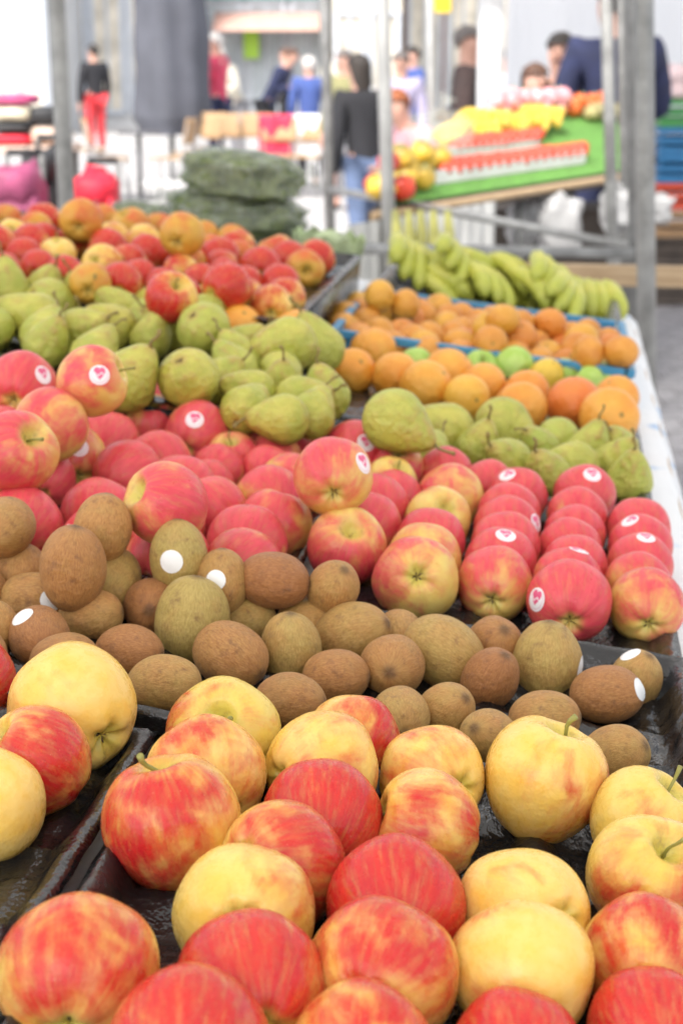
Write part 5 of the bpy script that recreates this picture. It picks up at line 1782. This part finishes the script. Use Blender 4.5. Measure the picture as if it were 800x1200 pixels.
    MB().tube([(hd.x - .017 * h, hd.y + .043 * h, hd.z - .036 * h), (hd.x, hd.y + .050 * h, hd.z - .037 * h), (hd.x + .017 * h, hd.y + .043 * h, hd.z - .036 * h)], .004 * h, 6).build('mouth', M['c_plum'], r, True)
    # coat
    C_ = {'belly': nd('belly', .088, .07), 'chest': nd('chest', .100, .075), 'collar': (P_['neck'][0], P_['neck'][1], P_['neck'][2] - .012 * h, .048 * h, .046 * h), 'pelvis': nd('pelvis', .092, .075)}
    CE = [('belly', 'chest'), ('chest', 'collar'), ('belly', 'pelvis')]
    hemz = .36 if longcoat else .455
    C_['hem'] = (P_['pelvis'][0], P_['pelvis'][1], hemz * h, .098 * h, .085 * h)
    CE.append(('pelvis', 'hem'))
    for s in 'lr':
        C_['sh' + s] = nd('sh' + s, .048)
        C_['el' + s] = nd('el' + s, .037)
        C_['wr' + s] = nd('wr' + s, .028)
        CE += [('chest', 'sh' + s), ('sh' + s, 'el' + s), ('el' + s, 'wr' + s)]
    skin_mesh('coat', C_, CE, M['c_' + coat], r, 1)
    # trousers and shoes
    T_ = {'pelvis': nd('pelvis', .082, .066)}
    TE = []
    for s in 'lr':
        T_['hip' + s] = nd('hip' + s, .060)
        T_['kn' + s] = nd('kn' + s, .045)
        a_ = P_['an' + s]
        T_['an' + s] = (a_[0], a_[1], a_[2] + .02 * h, .034 * h, .034 * h)
        TE += [('pelvis', 'hip' + s), ('hip' + s, 'kn' + s), ('kn' + s, 'an' + s)]
        t_ = P_['toe' + s]
        skin_mesh('shoe', {'heel': (a_[0], a_[1] - .015 * h, .022 * h + (a_[2] - .045 * h), .024 * h, .02 * h), 'toe': (t_[0], t_[1] + .005 * h, .019 * h + (a_[2] - .045 * h), .024 * h, .017 * h)}, [('heel', 'toe')], M['c_black'], r, 1)
    skin_mesh('trousers', T_, TE, M['c_' + trousers], r, 1)
    # hair
    vs, fs = [], []
    nu, nv = 20, 12
    for j in range(nv + 1):
        v = j / nv
        for i in range(nu):
            a = 2 * math.pi * i / nu
            back = max(0.0, -math.sin(a))
            lim = (0.42 + 0.30 * back) if not longhair else (0.42 + 0.22 * back)
            ph = v * lim * math.pi
            x = math.sin(ph) * math.cos(a) * .056 * h
            y = math.sin(ph) * math.sin(a) * .064 * h
            z = math.cos(ph) * .060 * h
            if longhair and v > 0.8 and back > 0.1:
                z -= (v - 0.8) * 5 * .10 * h * back
            k = 1 + 0.06 * noise.noise(Vector((x, y, z)) * 40 / h)
            vs.append((hd.x + x * k, hd.y - .006 * h + y * k, hd.z + .006 * h + z * k))
    fs = [(j * nu + i, (j + 1) * nu + i, (j + 1) * nu + (i + 1) % nu, j * nu + (i + 1) % nu) for j in range(nv) for i in range(nu)]
    hm = obj('hair', mesh_from('hair', vs, fs), M[hair], r)
    if hood:
        skin_mesh('hood', {'a': (0, P_['neck'][1] - .045 * h, .845 * h, .05 * h, .03 * h), 'b': (0, P_['neck'][1] - .02 * h, .80 * h, .055 * h, .03 * h)}, [('a', 'b')], M['c_' + hood], r, 1)
    return r


PI = math.pi
FWD = {'l': ((-.14, .03, .64), (-.07, .17, .66)), 'r': ((.14, .03, .64), (.07, .17, .66))}
person(110, 27, 0.6, 1.76, 'black', 'redtr', 'darkhair', 'person in dark coat and red trousers standing by the white shop')
person(254, 22, 1.2, 1.86, 'redcoat', 'navy', 'whitehair', 'white haired person in bright red coat beside the grey parasol', FWD)
person(278, 24, 2.2, 1.70, 'cream', 'grey', 'whitehair', 'person in cream coat bending beside the red coat', FWD, lean=.35)
person(310, 25, -1.9, 1.68, 'navy', 'black', 'brownhair', 'person in dark navy coat leaning over a cafe table', FWD, lean=.5)
person(362, 20, 0.2, 1.56, 'blue', 'black', 'whitehair', 'white haired person in blue jacket behind the white blanket')
person(404, 17, 2.6, 1.62, 'olive', 'grey', 'greyhair', 'person in olive coat between the dark pole and the black coat')
person(428, 11.5, 0.5, 1.56, 'black', 'jeans', 'darkhair', 'dark haired person in black coat and jeans walking away', None, .1, .10, True, True)
person(470, 16, 3.0, 1.6, 'lilac', 'jeans', 'greyhair', 'person in lilac top behind the pale painted pole')
person(484, 21, 2.0, 1.68, 'blue', 'navy', 'darkhair', 'person in royal blue jacket behind the child in pink')
person(516, 9.6, 2.2, 1.36, 'pink', 'navy', 'redhair', 'child in pink coat with orange hood bending to the stall', FWD, lean=.45, hood='orange')
person(546, 12.2, -1.7, 1.76, 'brown', 'black', 'greyhair', 'grey haired man in dark brown jacket facing the tent post')
person(626, 10.0, 3.6, 1.50, 'plum', 'black', 'brownhair', 'brown haired woman in plum coat behind the pink onions', FWD, longhair=True)
person(657, 10.2, 2.8, 1.68, 'black', 'black', 'darkhair', 'man in black jacket facing the neighbouring stall', {'l': ((-.15, .06, .62), (-.05, .13, .76)), 'r': ((.15, .06, .62), (.02, .16, .74))})
person(724, 8.5, 0.15, 1.93, 'navy', 'navy', 'darkhair', 'tall person in navy jacket seen from behind past the frame poles', FWD, .08)
person(592, 18, 1.2, 1.62, 'white', 'grey', 'greyhair', 'person in white top far behind the tent post')
person(335, 30, 1.2, 1.72, 'grey', 'black', 'brownhair', 'person in grey coat in front of the salmon awning')
person(385, 32, 2.2, 1.70, 'cream', 'jeans', 'brownhair', 'person in cream coat far off by the cream house')
